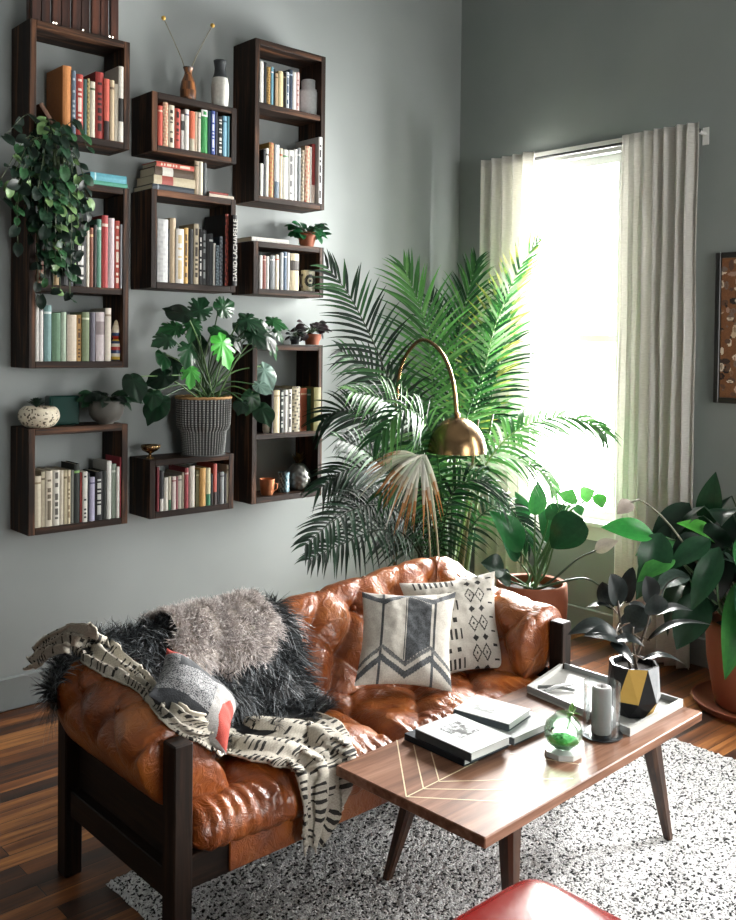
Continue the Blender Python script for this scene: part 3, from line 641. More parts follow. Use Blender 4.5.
M_FRAME = wood('dark_sofa_frame', '#0a0705', '#1a110b', '#352318', 2, .6, 1.2, .25, .2)
M_FRAMEX = wood('dark_sofa_rail', '#0a0705', '#1a110b', '#352318', 0, .6, 1.2, .25, .2)
M_FRAMEY = wood('dark_sofa_side_rail', '#0a0705', '#1a110b', '#352318', 1, .6, 1.2, .25, .2)
SX0, SX1, SY0, SY1, SR = 1.235, 2.93, 2.135, 2.78, .13
sofa = thing('sofa', (2.08, 2.45, 0), 'cognac brown tufted leather sofa on a dark wooden frame', 'sofa')
LA = SY1-SR-SY0; AC = SR*PI/2; LB = SX1-SX0-2*SR; LTOT = 2*LA+2*AC+LB
def path(s):
    """outer line of the tub: point and inward direction"""
    if s < LA: return Vector((SX0, SY0+s, 0)), Vector((1, 0, 0))
    s -= LA
    if s < AC:
        a = s/SR; c = Vector((SX0+SR, SY1-SR, 0)); d = Vector((-math.cos(a), math.sin(a), 0)); return c+d*SR, -d
    s -= AC
    if s < LB: return Vector((SX0+SR+s, SY1, 0)), Vector((0, -1, 0))
    s -= LB
    if s < AC:
        a = s/SR; c = Vector((SX1-SR, SY1-SR, 0)); d = Vector((math.sin(a), math.cos(a), 0)); return c+d*SR, -d
    s -= AC
    return Vector((SX1, SY1-SR-s, 0)), Vector((-1, 0, 0))
def topz(s):
    e = min(s, LTOT-s)
    za = .655+.05*sstep(0, LA+.1, e)
    x = path(s)[0].x
    zb = .705+.05*sstep(1.9, 2.7, x)
    return za+(zb-za)*sstep(LA-.12, LA+AC*.5, e)
NT_ = 100
ARM = [(.07, .41), (.005, .435), (-.04, .495), (-.06, .565), (-.035, -.03), (.04, 0), (.12, -.02), (.165, .575), (.185, .49), (.21, .39)]
BCK = [(.09, .40), (.015, .43), (-.02, .50), (-.025, .58), (.005, -.045), (.06, -.002), (.115, -.012), (.17, .62), (.215, .52), (.27, .39)]
def section(s):
    e = min(s, LTOT-s); w = sstep(LA-.08, LA+AC+.06, e); zt = topz(s); out = []
    for k, (a, b) in enumerate(zip(ARM, BCK)):
        za = a[1]+zt if a[1] < .2 else a[1]; zb = b[1]+zt if b[1] < .2 else b[1]
        out.append(Vector((a[0]+(b[0]-a[0])*w, za+(zb-za)*w, 0)))
    return out
def tuft(u, v, du, dv, amp=.026, pit=.016):
    a = u/du+v/(2*dv); b = u/du-v/(2*dv)
    ca = abs(math.sin(PI*a)); cb = abs(math.sin(PI*b))
    ra = round(a)-a; rb = round(b)-b
    d2 = ((ra+rb)*du/2)**2+((ra-rb)*dv)**2
    return amp*(min(ca, cb)**.55*.55+(ca*cb)**.5*.45)-pit*math.exp(-d2/.0007)-amp*.5
def wrinkle(p, amp=.0045):
    q = p*11; r = 1-2*abs(noise.noise(q)); r2 = 1-2*abs(noise.noise(p*26+Vector((5, 3, 1))))
    return amp*(r*.65+r2*.35)+.004*noise.noise(p*6)
def sec_pts(s):
    c, n = path(s); pts = spline(section(s), NT_)
    return c, n, pts
sofa_parts = []
def tub(s0, s1, name, endcap=None):
    N = max(8, int((s1-s0)/.0085)); rows = []
    for i in range(N+1):
        s = s0+(s1-s0)*i/N
        c, n, pts = sec_pts(s); zt = topz(s)
        ctr = Vector((sum(p.x for p in pts)/NT_, sum(p.y for p in pts)/NT_, 0))
        k = 1.0
        if endcap == 'start' and s-s0 < .035: k = math.sqrt(max(0.0, 1-(1-(s-s0)/.035)**2))
        if endcap == 'end' and s1-s < .035: k = math.sqrt(max(0.0, 1-(1-(s1-s)/.035)**2))
        row = []; L = 0
        e = min(s, LTOT-s)
        for j, p in enumerate(pts):
            if j: L += (p-pts[j-1]).length
            t0 = pts[max(0, j-1)]; t1 = pts[min(NT_-1, j+1)]; tg = (t1-t0).normalized()
            nrm = Vector((-tg.y, tg.x, 0))
            base = ctr+(p-ctr)*(.25+.75*k) if k < 1 else p
            P = c+n*base.x+Vector((0, 0, base.y))
            w = sstep(.16, .26, L)                                      # the sling below stays smooth
            wob = noise.noise(P*5)*.03
            pl = 0
            cd = min(abs(s-LA-AC*.5), abs(s-(LTOT-LA-AC*.5)))             # pleats where back and arm meet
            if cd < .11: pl = .004*math.sin(s*118)*(1-cd/.11)*sstep(.24, .4, L)
            tp = 1-.72*math.exp(-((p.y-zt)/.05)**2)
            d = (tuft(s+wob, L-.02+wob*.6, .21, .135, .042)*w*tp+wrinkle(P)*(.45+.75*w)+pl)*k
            Nw = n*nrm.x+Vector((0, 0, nrm.y))
            row.append(P+Nw*d)
        rows.append(row)
    m = MB(); m.grid(rows, closev=True, flip=True)
    if endcap == 'start': m.face([j for j in range(NT_)][::-1])
    if endcap == 'end': m.face([N*NT_+j for j in range(NT_)])
    o = m.build(name, M_LEATHER, sofa, smooth=True); sofa_parts.append(m)
    return o
SB0 = LA+AC*.5; SB1 = LTOT-LA-AC*.5
tub(0, SB0, 'armrest', 'start'); tub(SB0, SB1, 'backrest'); tub(SB1, LTOT, 'armrest', 'end')
SEC_SEAT = [(2.16, .30), (2.10, .305), (2.068, .33), (2.072, .375), (2.105, .402), (2.2, .412), (2.35, .405), (2.5, .395), (2.62, .385), (2.62, .30)]
def seat(x0, x1):
    pts = spline([Vector((a, b, 0)) for a, b in SEC_SEAT], 90); N = int((x1-x0)/.009); rows = []
    for i in range(N+1):
        x = x0+(x1-x0)*i/N; e = min(x-x0, x1-x); k = math.sqrt(max(0, 1-(1-min(1, e/.06))**2)); row = []; L = 0
        for j, p in enumerate(pts):
            if j: L += (p-pts[j-1]).length
            tg = (pts[min(89, j+1)]-pts[max(0, j-1)]).normalized(); nr = Vector((-tg.y, tg.x))
            P = Vector((x, p.x, p.y)); w = sstep(.16, .3, L)*(1-sstep(.62, .75, L))
            d = tuft(x-x0+.12+noise.noise(P*4)*.03, L-.30, .30, .17, .03, .018)*w+wrinkle(P, .006)+.012*math.sin(PI*(x-x0)/(x1-x0))
            d += .004*math.sin(x*150+3*noise.noise(P*7))*math.exp(-((L-.17)/.09)**2)      # gathers over the front edge
            d = d*k-(1-k)*.05
            row.append(P+Vector((0, nr.x, nr.y))*d)
        rows.append(row)
    m = MB(); m.grid(rows, closev=True, flip=False); m.face([j for j in range(90)]); m.face([N*90+j for j in range(90)][::-1])
    m.build('seat_cushion', M_LEATHER, sofa, smooth=True); sofa_parts.append(m)
seat(1.292, 2.062); seat(2.062, 2.868)
for x in (1.256, 2.90):
    m = MB(); m.box((x-.028, 2.07, 0), (x+.028, 2.132, .618), bevel=.004); m.build('leg', M_FRAME, sofa)
    m = MB(); m.box((x-.028, 2.712, 0), (x+.028, 2.77, .52), bevel=.004); m.build('leg', M_FRAME, sofa)
    m = MB(); xs = x+.02 if x < 2 else x-.02; m.box((xs-.008, 2.142, .277), (xs+.008, 2.70, .43)); m.build('side_panel', M_FRAMEY, sofa)  # dark sheet added where the hollow under the arm lies in shade
    m = MB(); m.box((x-.018, 2.142, .195), (x+.018, 2.70, .275), bevel=.003); m.build('side_rail', M_FRAMEY, sofa)
for y in (2.10, 2.74):
    m = MB(); m.box((1.284, y-.018, .225), (2.872, y+.018, .312), bevel=.003); m.build('front_rail' if y < 2.5 else 'back_rail', M_FRAMEX, sofa)
m = MB(); m.box((1.40, 2.072, .232), (2.80, 2.081, .315), bevel=.003); m.build('leather_apron', M_LEATHER, sofa)
m = MB(); m.box((1.34, 2.14, .29), (2.82, 2.68, .312)); m.build('seat_base', M_FRAMEX, sofa)

def bvh_of(mbs):
    v = []; f = []
    for m in mbs:
        b = len(v); v += m.v; f += [tuple(b+i for i in q) for q in m.f]
    return BVHTree.FromPolygons([tuple(p) for p in v], f)
SOFA_BVH = bvh_of(sofa_parts)
def push_out(p, d, bvh=None):
    co, nr, i, dist = (bvh or SOFA_BVH).find_nearest(p)
    if co is None: return p
    sd = (p-co).dot(nr)
    if sd < d and dist < .25: return co+nr*d
    return p

# covered buttons sitting in the pits of the tufting
def at_tuft(u, v):
    s, Lq = u, v+.02
    for _ in range(4):
        c, n, pts = sec_pts(max(0, min(LTOT, s))); L = 0; q = pts[-1]
        for j in range(1, NT_):
            L += (pts[j]-pts[j-1]).length
            if L >= Lq: q = pts[j]; break
        P = c+n*q.x+Vector((0, 0, q.y)); wob = noise.noise(P*5)*.03; s = u-wob; Lq = v+.02-wob*.6
    return P
for a in range(-2, 40):
    for b in range(-6, 40):
        u, v = (a+b)*.21/2, (a-b)*.135
        if not (.12 < u < LTOT-.12 and .22 < v < .66): continue
        p = at_tuft(u, v); co, nr, _, dd = SOFA_BVH.find_nearest(p)
        if co is None: continue
        t1 = nr.orthogonal().normalized(); t2 = nr.cross(t1); m = MB()
        rows = [[co+nr*h+(t1*math.cos(k*PI/6)+t2*math.sin(k*PI/6))*r for k in range(12)] for r, h in ((.0105, -.004), (.0105, .002), (.008, .0048), (.0005, .006))]
        m.grid(rows, closev=True); m.build('button', M_LEATHER, sofa, smooth=True)
# ================================================================== hides, throw and cushions on the sofa
def drape_curve(s):
    """section of the sofa at s as one line: outside bottom, over the top, down the inside and forward on the seat"""
    c, n, pts = sec_pts(s)
    P = [c+n*p.x+Vector((0, 0, p.y)) for p in pts if p.y > .425 or p.x < .1]
    last = pts[-1].x
    for k in range(1, 40): P.append(c+n*(last-.02+k*.0105)+Vector((0, 0, .425)))
    top = max(range(len(P)), key=lambda i: P[i].z)
    L = [0]
    for i in range(1, len(P)): L.append(L[-1]+(P[i]-P[i-1]).length)
    return P, [l-L[top] for l in L]
def drape_point(s, q, cache={}):
    key = round(s, 3)
    if key not in cache: cache[key] = drape_curve(key)
    P, L = cache[key]
    for i in range(1, len(P)):
        if L[i] >= q:
            u = (q-L[i-1])/max(1e-6, L[i]-L[i-1]); return P[i-1].lerp(P[i], max(0, min(1, u)))
    return P[-1].copy()
M_FURD = painted('dark_shaggy_wool', .45, 0, 80)
M_FURL = painted('pale_grey_wool', .6, 0, 80)
def hide(name, label, s0, s1, q0f, q1f, off, count, length, width, cols, root_col, mat, lift, seed, curl):
    rn = random.Random(seed); NS, NQ = 70, 60; rows = []
    for i in range(NS+1):
        a = i/NS; s = s0+(s1-s0)*a; q0, q1 = q0f(a), q1f(a)
        rows.append([push_out(drape_point(s, q0+(q1-q0)*j/NQ), off) for j in range(NQ+1)])
    root = thing(name, rows[NS//2][NQ//2], label, 'sheepskin')
    m = MB(); m.col = hexc(root_col); m.grid(rows); m.build('hide', mat, root, smooth=True)
    m = MB()
    for k in range(count):
        a, b = rn.random()*NS, rn.random()*NQ; i, j = min(NS-1, int(a)), min(NQ-1, int(b)); fa, fb = a-i, b-j
        p = rows[i][j].lerp(rows[i+1][j], fa).lerp(rows[i][j+1].lerp(rows[i+1][j+1], fa), fb)
        if THROW_BVH.find_nearest(p, .014)[0] is not None: continue
        tq = (rows[i][j+1]-rows[i][j]).normalized(); ts = (rows[i+1][j]-rows[i][j]).normalized()
        nr = tq.cross(ts).normalized()
        co, n2, _, dd = SOFA_BVH.find_nearest(p)
        if co is not None and n2.dot(nr) < 0: nr = -nr
        cl = noise.noise(p*16+Vector((seed, 0, 0))); cl2 = noise.noise(p*16+Vector((0, seed+9, 0)))
        edge = min(a/NS, 1-a/NS, b/NQ, 1-b/NQ)
        fl = tq*(.8+cl*.9)+ts*(cl2*1.5)
        if a/NS < .06: fl -= ts*1.2
        if b/NQ < .06: fl -= tq*2.2
        if a/NS > .94: fl += ts*1.2
        d = (fl*(1-lift)+nr*lift*(1.1+.5*rn.random())+Vector((rn.gauss(0, .22), rn.gauss(0, .22), rn.gauss(0, .22)))).normalized()
        l = length*(.65+.5*rn.random()); bend = Vector((rn.gauss(0, curl), rn.gauss(0, curl), -.3+rn.gauss(0, curl*.6)))*l*.9
        sd = d.cross(nr+Vector((.01, .02, .03))).normalized(); w = width*(.7+.6*rn.random())
        tip = cols[rn.randrange(len(cols))]; tip = varc(hexc(tip), .15, rn); rc = mixc(hexc(root_col), tip, .35)
        prev = None
        for q in range(4):
            f = q/3; c = p+d*l*f+bend*f*f; ww = w*(1-.8*f)
            pr_ = (m.vert(c-sd*ww), m.vert(c+sd*ww))
            if prev: m.face((prev[0], prev[1], pr_[1], pr_[0]), mixc(rc, tip, (q-1)/2))
            prev = pr_
    o = m.build('fur', mat, root, smooth=True); o['kind'] = 'stuff'
    return root, rows
# --- throw
M_WOOLP = painted('woven_cotton', .85, .5, 260)
ST = [((38, 652), (28, 675)), ((50, 641), (46, 668)), ((62, 634), (54, 658)), ((81, 628), (69, 656)), ((99, 636), (88, 669)), ((120, 659), (111, 681)), ((138, 673), (134, 691)), ((151, 688), (148, 706)), ((164, 704), (166, 726)),
      ((192, 716), (198, 745)), ((228, 722), (222, 762)), ((265, 718), (245, 768)), ((310, 714), (268, 772)), ((342, 722), (286, 774)), ((354, 745), (292, 780)), ((352, 768), (294, 792)), ((344, 793), (296, 808)), ((333, 818), (299, 830)), ((322, 838), (303, 848))]
NLg, NAc = 300, 40
eu = spline([Vector((*a, 0)) for a, b in ST], NLg+1); el = spline([Vector((*b, 0)) for a, b in ST], NLg+1)
allb = SOFA_BVH
rows = []
for i in range(NLg+1):
    row = []
    for j in range(NAc+1):
        px = eu[i].lerp(el[i], j/NAc); d = ray(px.x, px.y)
        hit = allb.ray_cast(EYE, d.normalized())
        hang = at(px.x, px.y, Y=2.045)
        p = hit[0] if hit[0] is not None else None
        if i > NLg*.68 and (p is None or p.y < 2.09 or hang.z < .40): p = hang
        if p is None: p = at(px.x, px.y, X=1.19) if i < NLg*.25 else at(px.x, px.y, Z=.45)
        row.append(p)
    rows.append(row)
for it in range(14):
    new = [[q.copy() for q in r] for r in rows]
    for i in range(NLg+1):
        for j in range(NAc+1):
            acc = Vector((0, 0, 0)); n = 0
            for di, dj in ((1, 0), (-1, 0), (0, 1), (0, -1)):
                a, b = i+di, j+dj
                if 0 <= a <= NLg and 0 <= b <= NAc: acc += rows[a][b]; n += 1
            new[i][j] = rows[i][j].lerp(acc/n, .6)
    rows = new
LEN = [0]
for i in range(1, NLg+1): LEN.append(LEN[-1]+(rows[i][NAc//2]-rows[i-1][NAc//2]).length)
out = []
for i in range(NLg+1):
    wdt = sum((rows[i][j]-rows[i][j-1]).length for j in range(1, NAc+1)); r = []
    for j in range(NAc+1):
        p = rows[i][j]; co, nr, _, dd = SOFA_BVH.find_nearest(p)
        if co is None: nr = Vector((0, -1, 0))
        f = j/NAc; amp = .013
        rip = math.sin(f*PI*5+2.2*noise.noise(Vector((LEN[i]*3, f*1.5, 4)))+LEN[i]*2.5)*amp+noise.noise(Vector((LEN[i]*9, f*5, 1)))*.008
        p2 = p+nr*max(.004, .016+rip)
        r.append(push_out(p2, .008))
    out.append(r)
rt = random.Random(11); drop = [[rt.random() for _ in range(400)] for _ in range(12)]
def throw_col(i, j):
    l = LEN[i]; f = (j+.5)/NAc
    wd = (rows[i][NAc]-rows[i][0]).length*1.25; a = f*wd; wd_rows = max(2, round(wd/.062)); r = int(f*wd_rows); fr = f*wd_rows-r
    k = int(l/.019); fk = l/.019-k
    base = hexc('#b9b3a6') if (i+j) % 2 else hexc('#aea89b')
    if .14 < fr < .86 and fk < .42 and drop[r % 12][k % 400] > .1 and (k+r*3) % 9 < 7: return hexc('#24221f')
    if f < .02 or f > .98: return hexc('#b8b1a2')
    return base
thr = MB(); thr.grid(out, cf=throw_col)
o = thr.build('throw_blanket', M_WOOLP, None, loc=out[NLg//2][NAc//2], smooth=True)
md = o.modifiers.new('thickness', 'SOLIDIFY'); md.thickness = .005; md.offset = 1
THROW_BVH = bvh_of([thr])
tag(o, 'cream throw with rows of black dashes draped over the left arm and seat', 'blanket')

# --- sheepskins
hide('sheepskin', 'large shaggy charcoal black sheepskin draped over the left corner of the sofa', LA-.03, LA+AC+.66,
     lambda a: -.13-.07*(1-sstep(0, .25, a))-.03*math.sin(a*17)+.06*sstep(.5, 1, a), lambda a: .16+.35*sstep(.05, .4, a)+.03*math.sin(a*21)-.05*sstep(.85, 1, a), .012, 17000, .062, .0021,
     ['#1b1e21', '#272b2f', '#3d4448', '#646b70', '#131517', '#959b9f'], '#101214', M_FURD, .38, 3, .3)  # lighter greys paint lit highlights into the strand tips
hide('sheepskin', 'small pale grey sheepskin lying over the sofa back beside the black one', LA+AC+.19, LA+AC+.565,
     lambda a: -.10-.02*math.sin(a*9), lambda a: .13+.055*math.sin(a*PI)+.015*math.sin(a*19), .05, 15000, .026, .0016,
     ['#d6cecb', '#c4bbb8', '#e2dcda', '#aaa19d'], '#a0978f', M_FURL, .62, 8, .35)

# --- cushions
def cushion(name, corners, thick, colf, label, n=110, edge=.0, mat=None):
    tl, tr, br, bl = [Vector(c) for c in corners]; nr = (tr-tl).cross(bl-tl).normalized()
    if nr.dot(EYE-tl) < 0: nr = -nr
    m = MB()
    for side in (1, -1):
        rws = []
        for i in range(n+1):
            v = i/n; r = []
            for j in range(n+1):
                u = j/n; x, y = 2*u-1, 2*v-1
                pin = 1-.10*(1-abs(x)**1.6)*(abs(y)**2.2); pin2 = 1-.10*(1-abs(y)**1.6)*(abs(x)**2.2)
                uu, vv = .5+x*pin2/2, .5+y*pin/2
                P = tl.lerp(tr, uu).lerp(bl.lerp(br, uu), vv)
                h = thick*((1-abs(x)**2.6)*(1-abs(y)**2.6))**.62
                cr = .008*noise.noise(P*13+Vector((side, 0, 0)))*min(1, h/.02)+.004*noise.noise(P*33)*min(1, h/.02)
                r.append(P+nr*side*(h*.9+cr))
            rws.append(r)
        m.grid(rws, flip=(side < 0), cf=lambda i, j: colf((j+.5)/n, 1-(i+.5)/n))
    ctr = (tl+tr+br+bl)/4
    o = m.build(name, mat or M_WOOLP, None, loc=ctr, smooth=True)
    tag(o, label, 'cushion')
    return o
def tri(x): x = x % 1; return 1-abs(2*x-1)
rk = random.Random(21)
def kilim(u, v):
    cream = varc(hexc('#b3aea4'), .09, rk); dk = varc(hexc('#46494c'), .4, rk); gy = varc(hexc('#8f8d88'), .12, rk)
    z = .17*tri(u/.5+.0)
    if abs(v-.07-z) < .035 or abs(v-.97+z*.75) < .035: return dk
    if abs(v-.175-z) < .022: return mixc(gy, dk, .5+.5*rk.random())
    if v > .97-z*.75+.035 and u > .3: return cream
    if v > .2+z and v < .93-z*.75:
        if .49 < u < .75: return dk
        if .215 < u < .25 or .775 < u < .80 or .47 < u < .485: return varc(hexc('#3a3c3e'), .2, rk)
    elif .215 < u < .245 or .765 < u < .79: return dk
    return cream
def mud(u, v):
    cream = varc(hexc('#bcb7ad'), .05, rk); bk = hexc('#23211f')
    if u < .1:  return cream
    cv = v*7; r = int(cv); fv = cv-r
    if .60 < u < .86:                     # linked diamonds and triangles
        x = (u-.73)/.13; yv = ((v*3.4) % 1)*2-1
        if (int(v*3.4)) % 1 == 0:
            dl = abs(abs(x)-.45)+abs(yv)*.75
            if .34 < dl < .46 or (dl < .1): return bk
            if abs(yv) > .78 and abs(abs(x)-.45) < (abs(yv)-.78)*1.3: return bk
        return cream
    if u >= .88:
        return bk if (abs(fv-.5) < .07 and u < .95) else cream
    if .12 < u < .56:
        k = (u-.12)/.055; fk = k-int(k)
        if r % 2 == 0: return bk if fk < .38 and .15 < fv < .85 else cream
        if int(k) % 2 == 0 and .3 < fv < .6 and fk < .8: return bk
    return cream
def knit(u, v):
    red = hexc('#a03a2e'); st = int(u*110)+int(v*110)
    mel = hexc('#8f8f90') if rk.random() < .58 else hexc('#3d4043')
    dark = varc(hexc('#2b2e32'), .2, rk); wht = varc(hexc('#979592'), .12, rk)
    if v > .86 and u < .2: return red
    if u > .72 and v > 0.02 and v < .62 and (u-.72)*2.2 > abs(v-.32)-.1: return varc(red, .1, rk)
    if v > .55+.25*u and u > .12: return dark if v < .8+.2*u else mel
    if v < .16 and u < .62: return dark
    if u > .6: return wht
    return mel
d1 = 3.32
P = lambda x, y, d: at(x, y, D=d)
# depth grows towards the top because the cushions lean on the back
cushion('throw_pillow', (P(399, 583, 3.66), P(495, 571, 3.72), P(505, 668, 3.52), P(422, 684, 3.43)), .062, mud, 'cream cushion with black mud cloth diamonds and dashes, behind the chevron one')
cushion('throw_pillow', (P(362, 592, 3.5), P(456, 592, 3.52), P(452, 692, 3.26), P(354, 686, 3.24)), .062, kilim, 'cream and charcoal chevron cushion leaning in front of the mud cloth one')
c0, c1, c3 = P(167, 648, 2.71), P(239, 704, 2.74), P(148, 695, 2.50)
c2 = c1+c3-c0
cushion('throw_pillow', (c0, c1, c2, c3), .07, knit, 'grey knitted cushion with red corners leaning on the left arm')
# ================================================================== rug, coffee table and the things on it
def m_rug():
    g = NT('speckled_shag')
    tc = g.obj()
    v1 = g.n('TexVoronoi', Vector=tc, Scale=145.0, Randomness=1.0)
    v2 = g.n('TexNoise', Vector=tc, Scale=95.0, Detail=3.0, Roughness=.6)
    sep = g.n('SeparateColor', _0=v1.outputs['Color'])
    f = g.math('ADD', g.math('MULTIPLY', sep.outputs[0], .55), g.math('MULTIPLY', v2.outputs[0], .5))
    c = g.ramp(f, [(.315, '#0e0f11'), (.365, '#2c2d2f'), (.40, '#bdbdbc'), (.60, '#dadad9'), (.8, '#e6e6e5')])
    h = g.math('SUBTRACT', 1.0, v1.outputs['Distance'])
    return g.done(g.pbr(c.outputs[0], .95, g.bump(h, .6, .01)))
M_RUG = m_rug()
rn = random.Random(2); m = MB(); rows = []
RX0, RX1, RY0, RY1 = 1.31, 3.58, .05, 2.6; nx, ny = 240, 270
for i in range(nx+1):
    row = []
    for j in range(ny+1):
        x = RX0+(RX1-RX0)*i/nx; y = RY0+(RY1-RY0)*j/ny
        ed = min(i, nx-i, j, ny-j)
        wx = noise.noise(Vector((y*11, 1, 0)))*.012 if i in (0, nx) else 0; wy = noise.noise(Vector((x*11, 7, 0)))*.012 if j in (0, ny) else 0
        row.append((x+wx, y+wy, .002 if ed == 0 else .012+.008*rn.random()))
    rows.append(row)
m.grid(rows, flip=False)
o = m.build('area_rug', M_RUG, None, loc=((RX0+RX1)/2, (RY0+RY1)/2, 0), smooth=True)
tag(o, 'black and white speckled shaggy rug under the coffee table', 'rug')

M_TOP = wood('walnut_table_top', '#4a2e20', '#7a5643', '#9c7865', 0, .38, .9, .12, .16)
M_LEGW = wood('walnut_table_leg', '#1c100a', '#3a2316', '#553722', 2, .35, 1.2, .15)
TX0, TX1, TY0, TY1, TZ = 1.74, 2.9, 1.475, 2.035, .44
tb = thing('coffee_table', (2.32, 1.75, .012), 'walnut coffee table with pale inlaid lines and tapered splayed legs', 'coffee table')
TM = Matrix.Translation((2.319, 1.778, 0)) @ Matrix.Rotation(math.radians(2.4), 4, 'Z')
m = MB(); m.box((-.58, -.272, TZ-.03), (.58, .272, TZ), TM, bevel=.003); m.build('table_top', M_TOP, tb)
m = MB(); m.box((-.43, -.18, TZ-.055), (.43, .18, TZ-.03), TM); m.build('under_frame', M_LEGW, tb)
for (tx, ty), (bx, by) in (((2.02, 1.955), (1.957, 2.043)), ((1.975, 1.59), (1.952, 1.555)), ((2.73, 1.625), (2.822, 1.597)), ((2.7, 1.985), (2.8, 2.06))):
    m = MB(); z0 = .018
    rws = []
    for k in range(9):
        f = k/8; hw = .013+.017*f
        cx_, cy_, cz = bx+(tx-bx)*f, by+(ty-by)*f, z0+(TZ-.03-z0)*f
        rws.append([Vector((cx_+hw*a, cy_+hw*b, cz)) for a, b in ((-1, -.6), (-.6, -1), (.6, -1), (1, -.6), (1, .6), (.6, 1), (-.6, 1), (-1, .6))])
    b = m.grid(rws, closev=True, flip=True); m.face([b+k for k in range(8)][::-1]); m.face([b+64+k for k in range(8)])
    m.build('leg', M_LEGW, tb)
# inlaid chevron lines, flush strips of maple
M_INLAY = plain('pale_maple_inlay', '#d9c7a6', .3)
def inlay(p, q, w=.0035):
    a = at(*p, Z=TZ); b = at(*q, Z=TZ); d = (b-a).normalized(); s = Vector((-d.y, d.x, 0))*w/2
    m = MB(); lo, hi = -.0006, .0005
    P = [a-s, b-s, b+s, a+s]
    k = [m.vert(x+Vector((0, 0, lo))) for x in P]+[m.vert(x+Vector((0, 0, hi))) for x in P]
    for f in ((4, 5, 6, 7), (0, 1, 5, 4), (1, 2, 6, 5), (2, 3, 7, 6), (3, 0, 4, 7)): m.face([k[i] for i in f])
    m.build('inlay_line', M_INLAY, tb)
Zm = lambda x, y: (330+x/3.68, 650+y/3.68)
inlay(Zm(246, 332), Zm(281, 540)); inlay(Zm(308, 350), Zm(344, 510)); inlay(Zm(372, 376), Zm(402, 484))
inlay(Zm(281, 541), Zm(545, 408))
inlay(Zm(281, 540), (534, 803.5)); inlay(Zm(344, 511), (551, 791)); inlay(Zm(402, 484), (573, 778.5)); inlay((510, 753.5), (583, 765))

M_GREYC = painted('printed_book_cloth', .6, .05, Specular_IOR_Level=.15)
def table_book(px, z, th, c_cover, c_spine, label, pic, grp=None):
    """flat book; px = its front left, front right and back left corners in the photo"""
    p, pr_, pl_ = [at(*q, Z=z+th) for q in px]; p.z = z; e_ = pr_-p; rot = math.atan2(e_.y, e_.x); w = Vector((e_.x, e_.y)).length; d = (pl_-p).xy.length
    M = Matrix.Translation(p) @ Matrix.Rotation(rot, 4, 'Z')
    m = MB(); t = .0025; c1, c2 = hexc(c_cover), hexc(c_spine)
    m.box((0, 0, .0005), (w, d, t), M, c2)
    n = 44; rn = random.Random(len(label)); base = len(m.v)
    top = lambda i, j: pic((i+.5)/n, (j+.5)/n, c1, rn)
    m.grid([[M @ Vector((w*i/n, d*j/n, th)) for j in range(n+1)] for i in range(n+1)], cf=top)
    m.box((0, 0, th-t), (w, d, th-.0003), M, c1)
    m.box((0, 0, t), (.003, d, th-t), M, c2)
    o = m.build('coffee_table_book', M_GREYC, None, loc=p)
    tag(o, label, 'book', grp)
    q = MB(); q.box((.003, .004, t), (w-.004, d-.004, th-t), M); q.build('pages', M_PAGE2, o)
    return o
M_PAGE2 = plain('white_pages', '#c9ccca', .7, .3, 300)
def photo_a(u, v, c, rn):
    if .30 < u < .78 and .38 < v < .80:
        k = noise.noise(Vector((u*9, v*9, 2)))+.55*noise.noise(Vector((u*24, v*24, 3)))
        if k+.45*math.sin(PI*(u-.3)/.48)*math.sin(PI*(v-.38)/.42) > .12: return mixc(hexc('#1c1e1f'), hexc('#7d807e'), max(0, min(1, .4-k)))
    return c
def photo_b(u, v, c, rn):
    d = math.hypot((u-.48)*1.1, v-.6); k = noise.noise(Vector((u*8, v*8, 7)))
    if .12 < d < .2 and k > -.1 or (abs(u-.3) < .05 and .4 < v < .75): return hexc('#858987')
    return c
def blank(u, v, c, rn): return c
Z0 = TZ+.0008
# bottom pair, upper pair, as they lie in the photo
G2 = 'coffee table books'
table_book(((464, 760), (508, 741), (408, 732)), Z0, .02, '#1c242c', '#161c22', 'dark navy coffee table book under the pale photo book', blank, G2)
table_book(((471, 753), (511, 736), (415, 728.5)), Z0+.0205, .028, '#b0b5b5', '#3b4246', 'pale grey book with a dark photograph on its cover, on the navy book', photo_a, G2)
table_book(((514, 738), (555, 720), (478, 722)), Z0, .024, '#aeb2b1', '#596063', 'grey book lying right of the navy one on the table', blank, G2)
table_book(((509, 724), (531, 709), (461, 705)), Z0+.0245, .024, '#bcbebb', '#4b5256', 'white book with a faint sketch on its cover, topmost at the back', photo_b, G2)

# long white tray
M_TRAY = plain('white_stone_tray', '#b9b9b5', .45, .05, 40, Specular_IOR_Level=.25)
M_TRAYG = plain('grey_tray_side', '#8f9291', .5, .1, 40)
def at4(z, *p): return [at(*q, Z=z) for q in p]
fl_, bl_, br_, fr_ = at4(TZ+.0005, (527, 693), (562, 669), (683, 707), (630, 737))
ax = (fr_-fl_); ax.normalize(); trc = (fl_+br_)/2
rotT = math.atan2(-.4, 1.0)
tr = thing('serving_tray', (trc.x, trc.y, TZ), 'long white rimmed tray with grey sides on the table, holding the black pot', 'tray')
A, B, C_, D_ = fl_, bl_, br_, fr_
def slab(pts, z0, z1, mb, c=None):
    k = [mb.vert((p.x, p.y, z0)) for p in pts]+[mb.vert((p.x, p.y, z1)) for p in pts]
    n = len(pts); mb.face(k[:n][::-1], c); mb.face(k[n:], c)
    for i in range(n): mb.face((k[i], k[(i+1) % n], k[n+(i+1) % n], k[n+i]), c)
def inset(pts, d):
    c = sum(pts, Vector())/len(pts); return [p+(c-p).normalized()*d for p in pts]
Q = [A, D_, C_, B]
m = MB(); slab(Q, TZ+.001, TZ+.007, m); m.build('tray_floor', M_TRAY, tr)
Qi = inset(Q, .014)
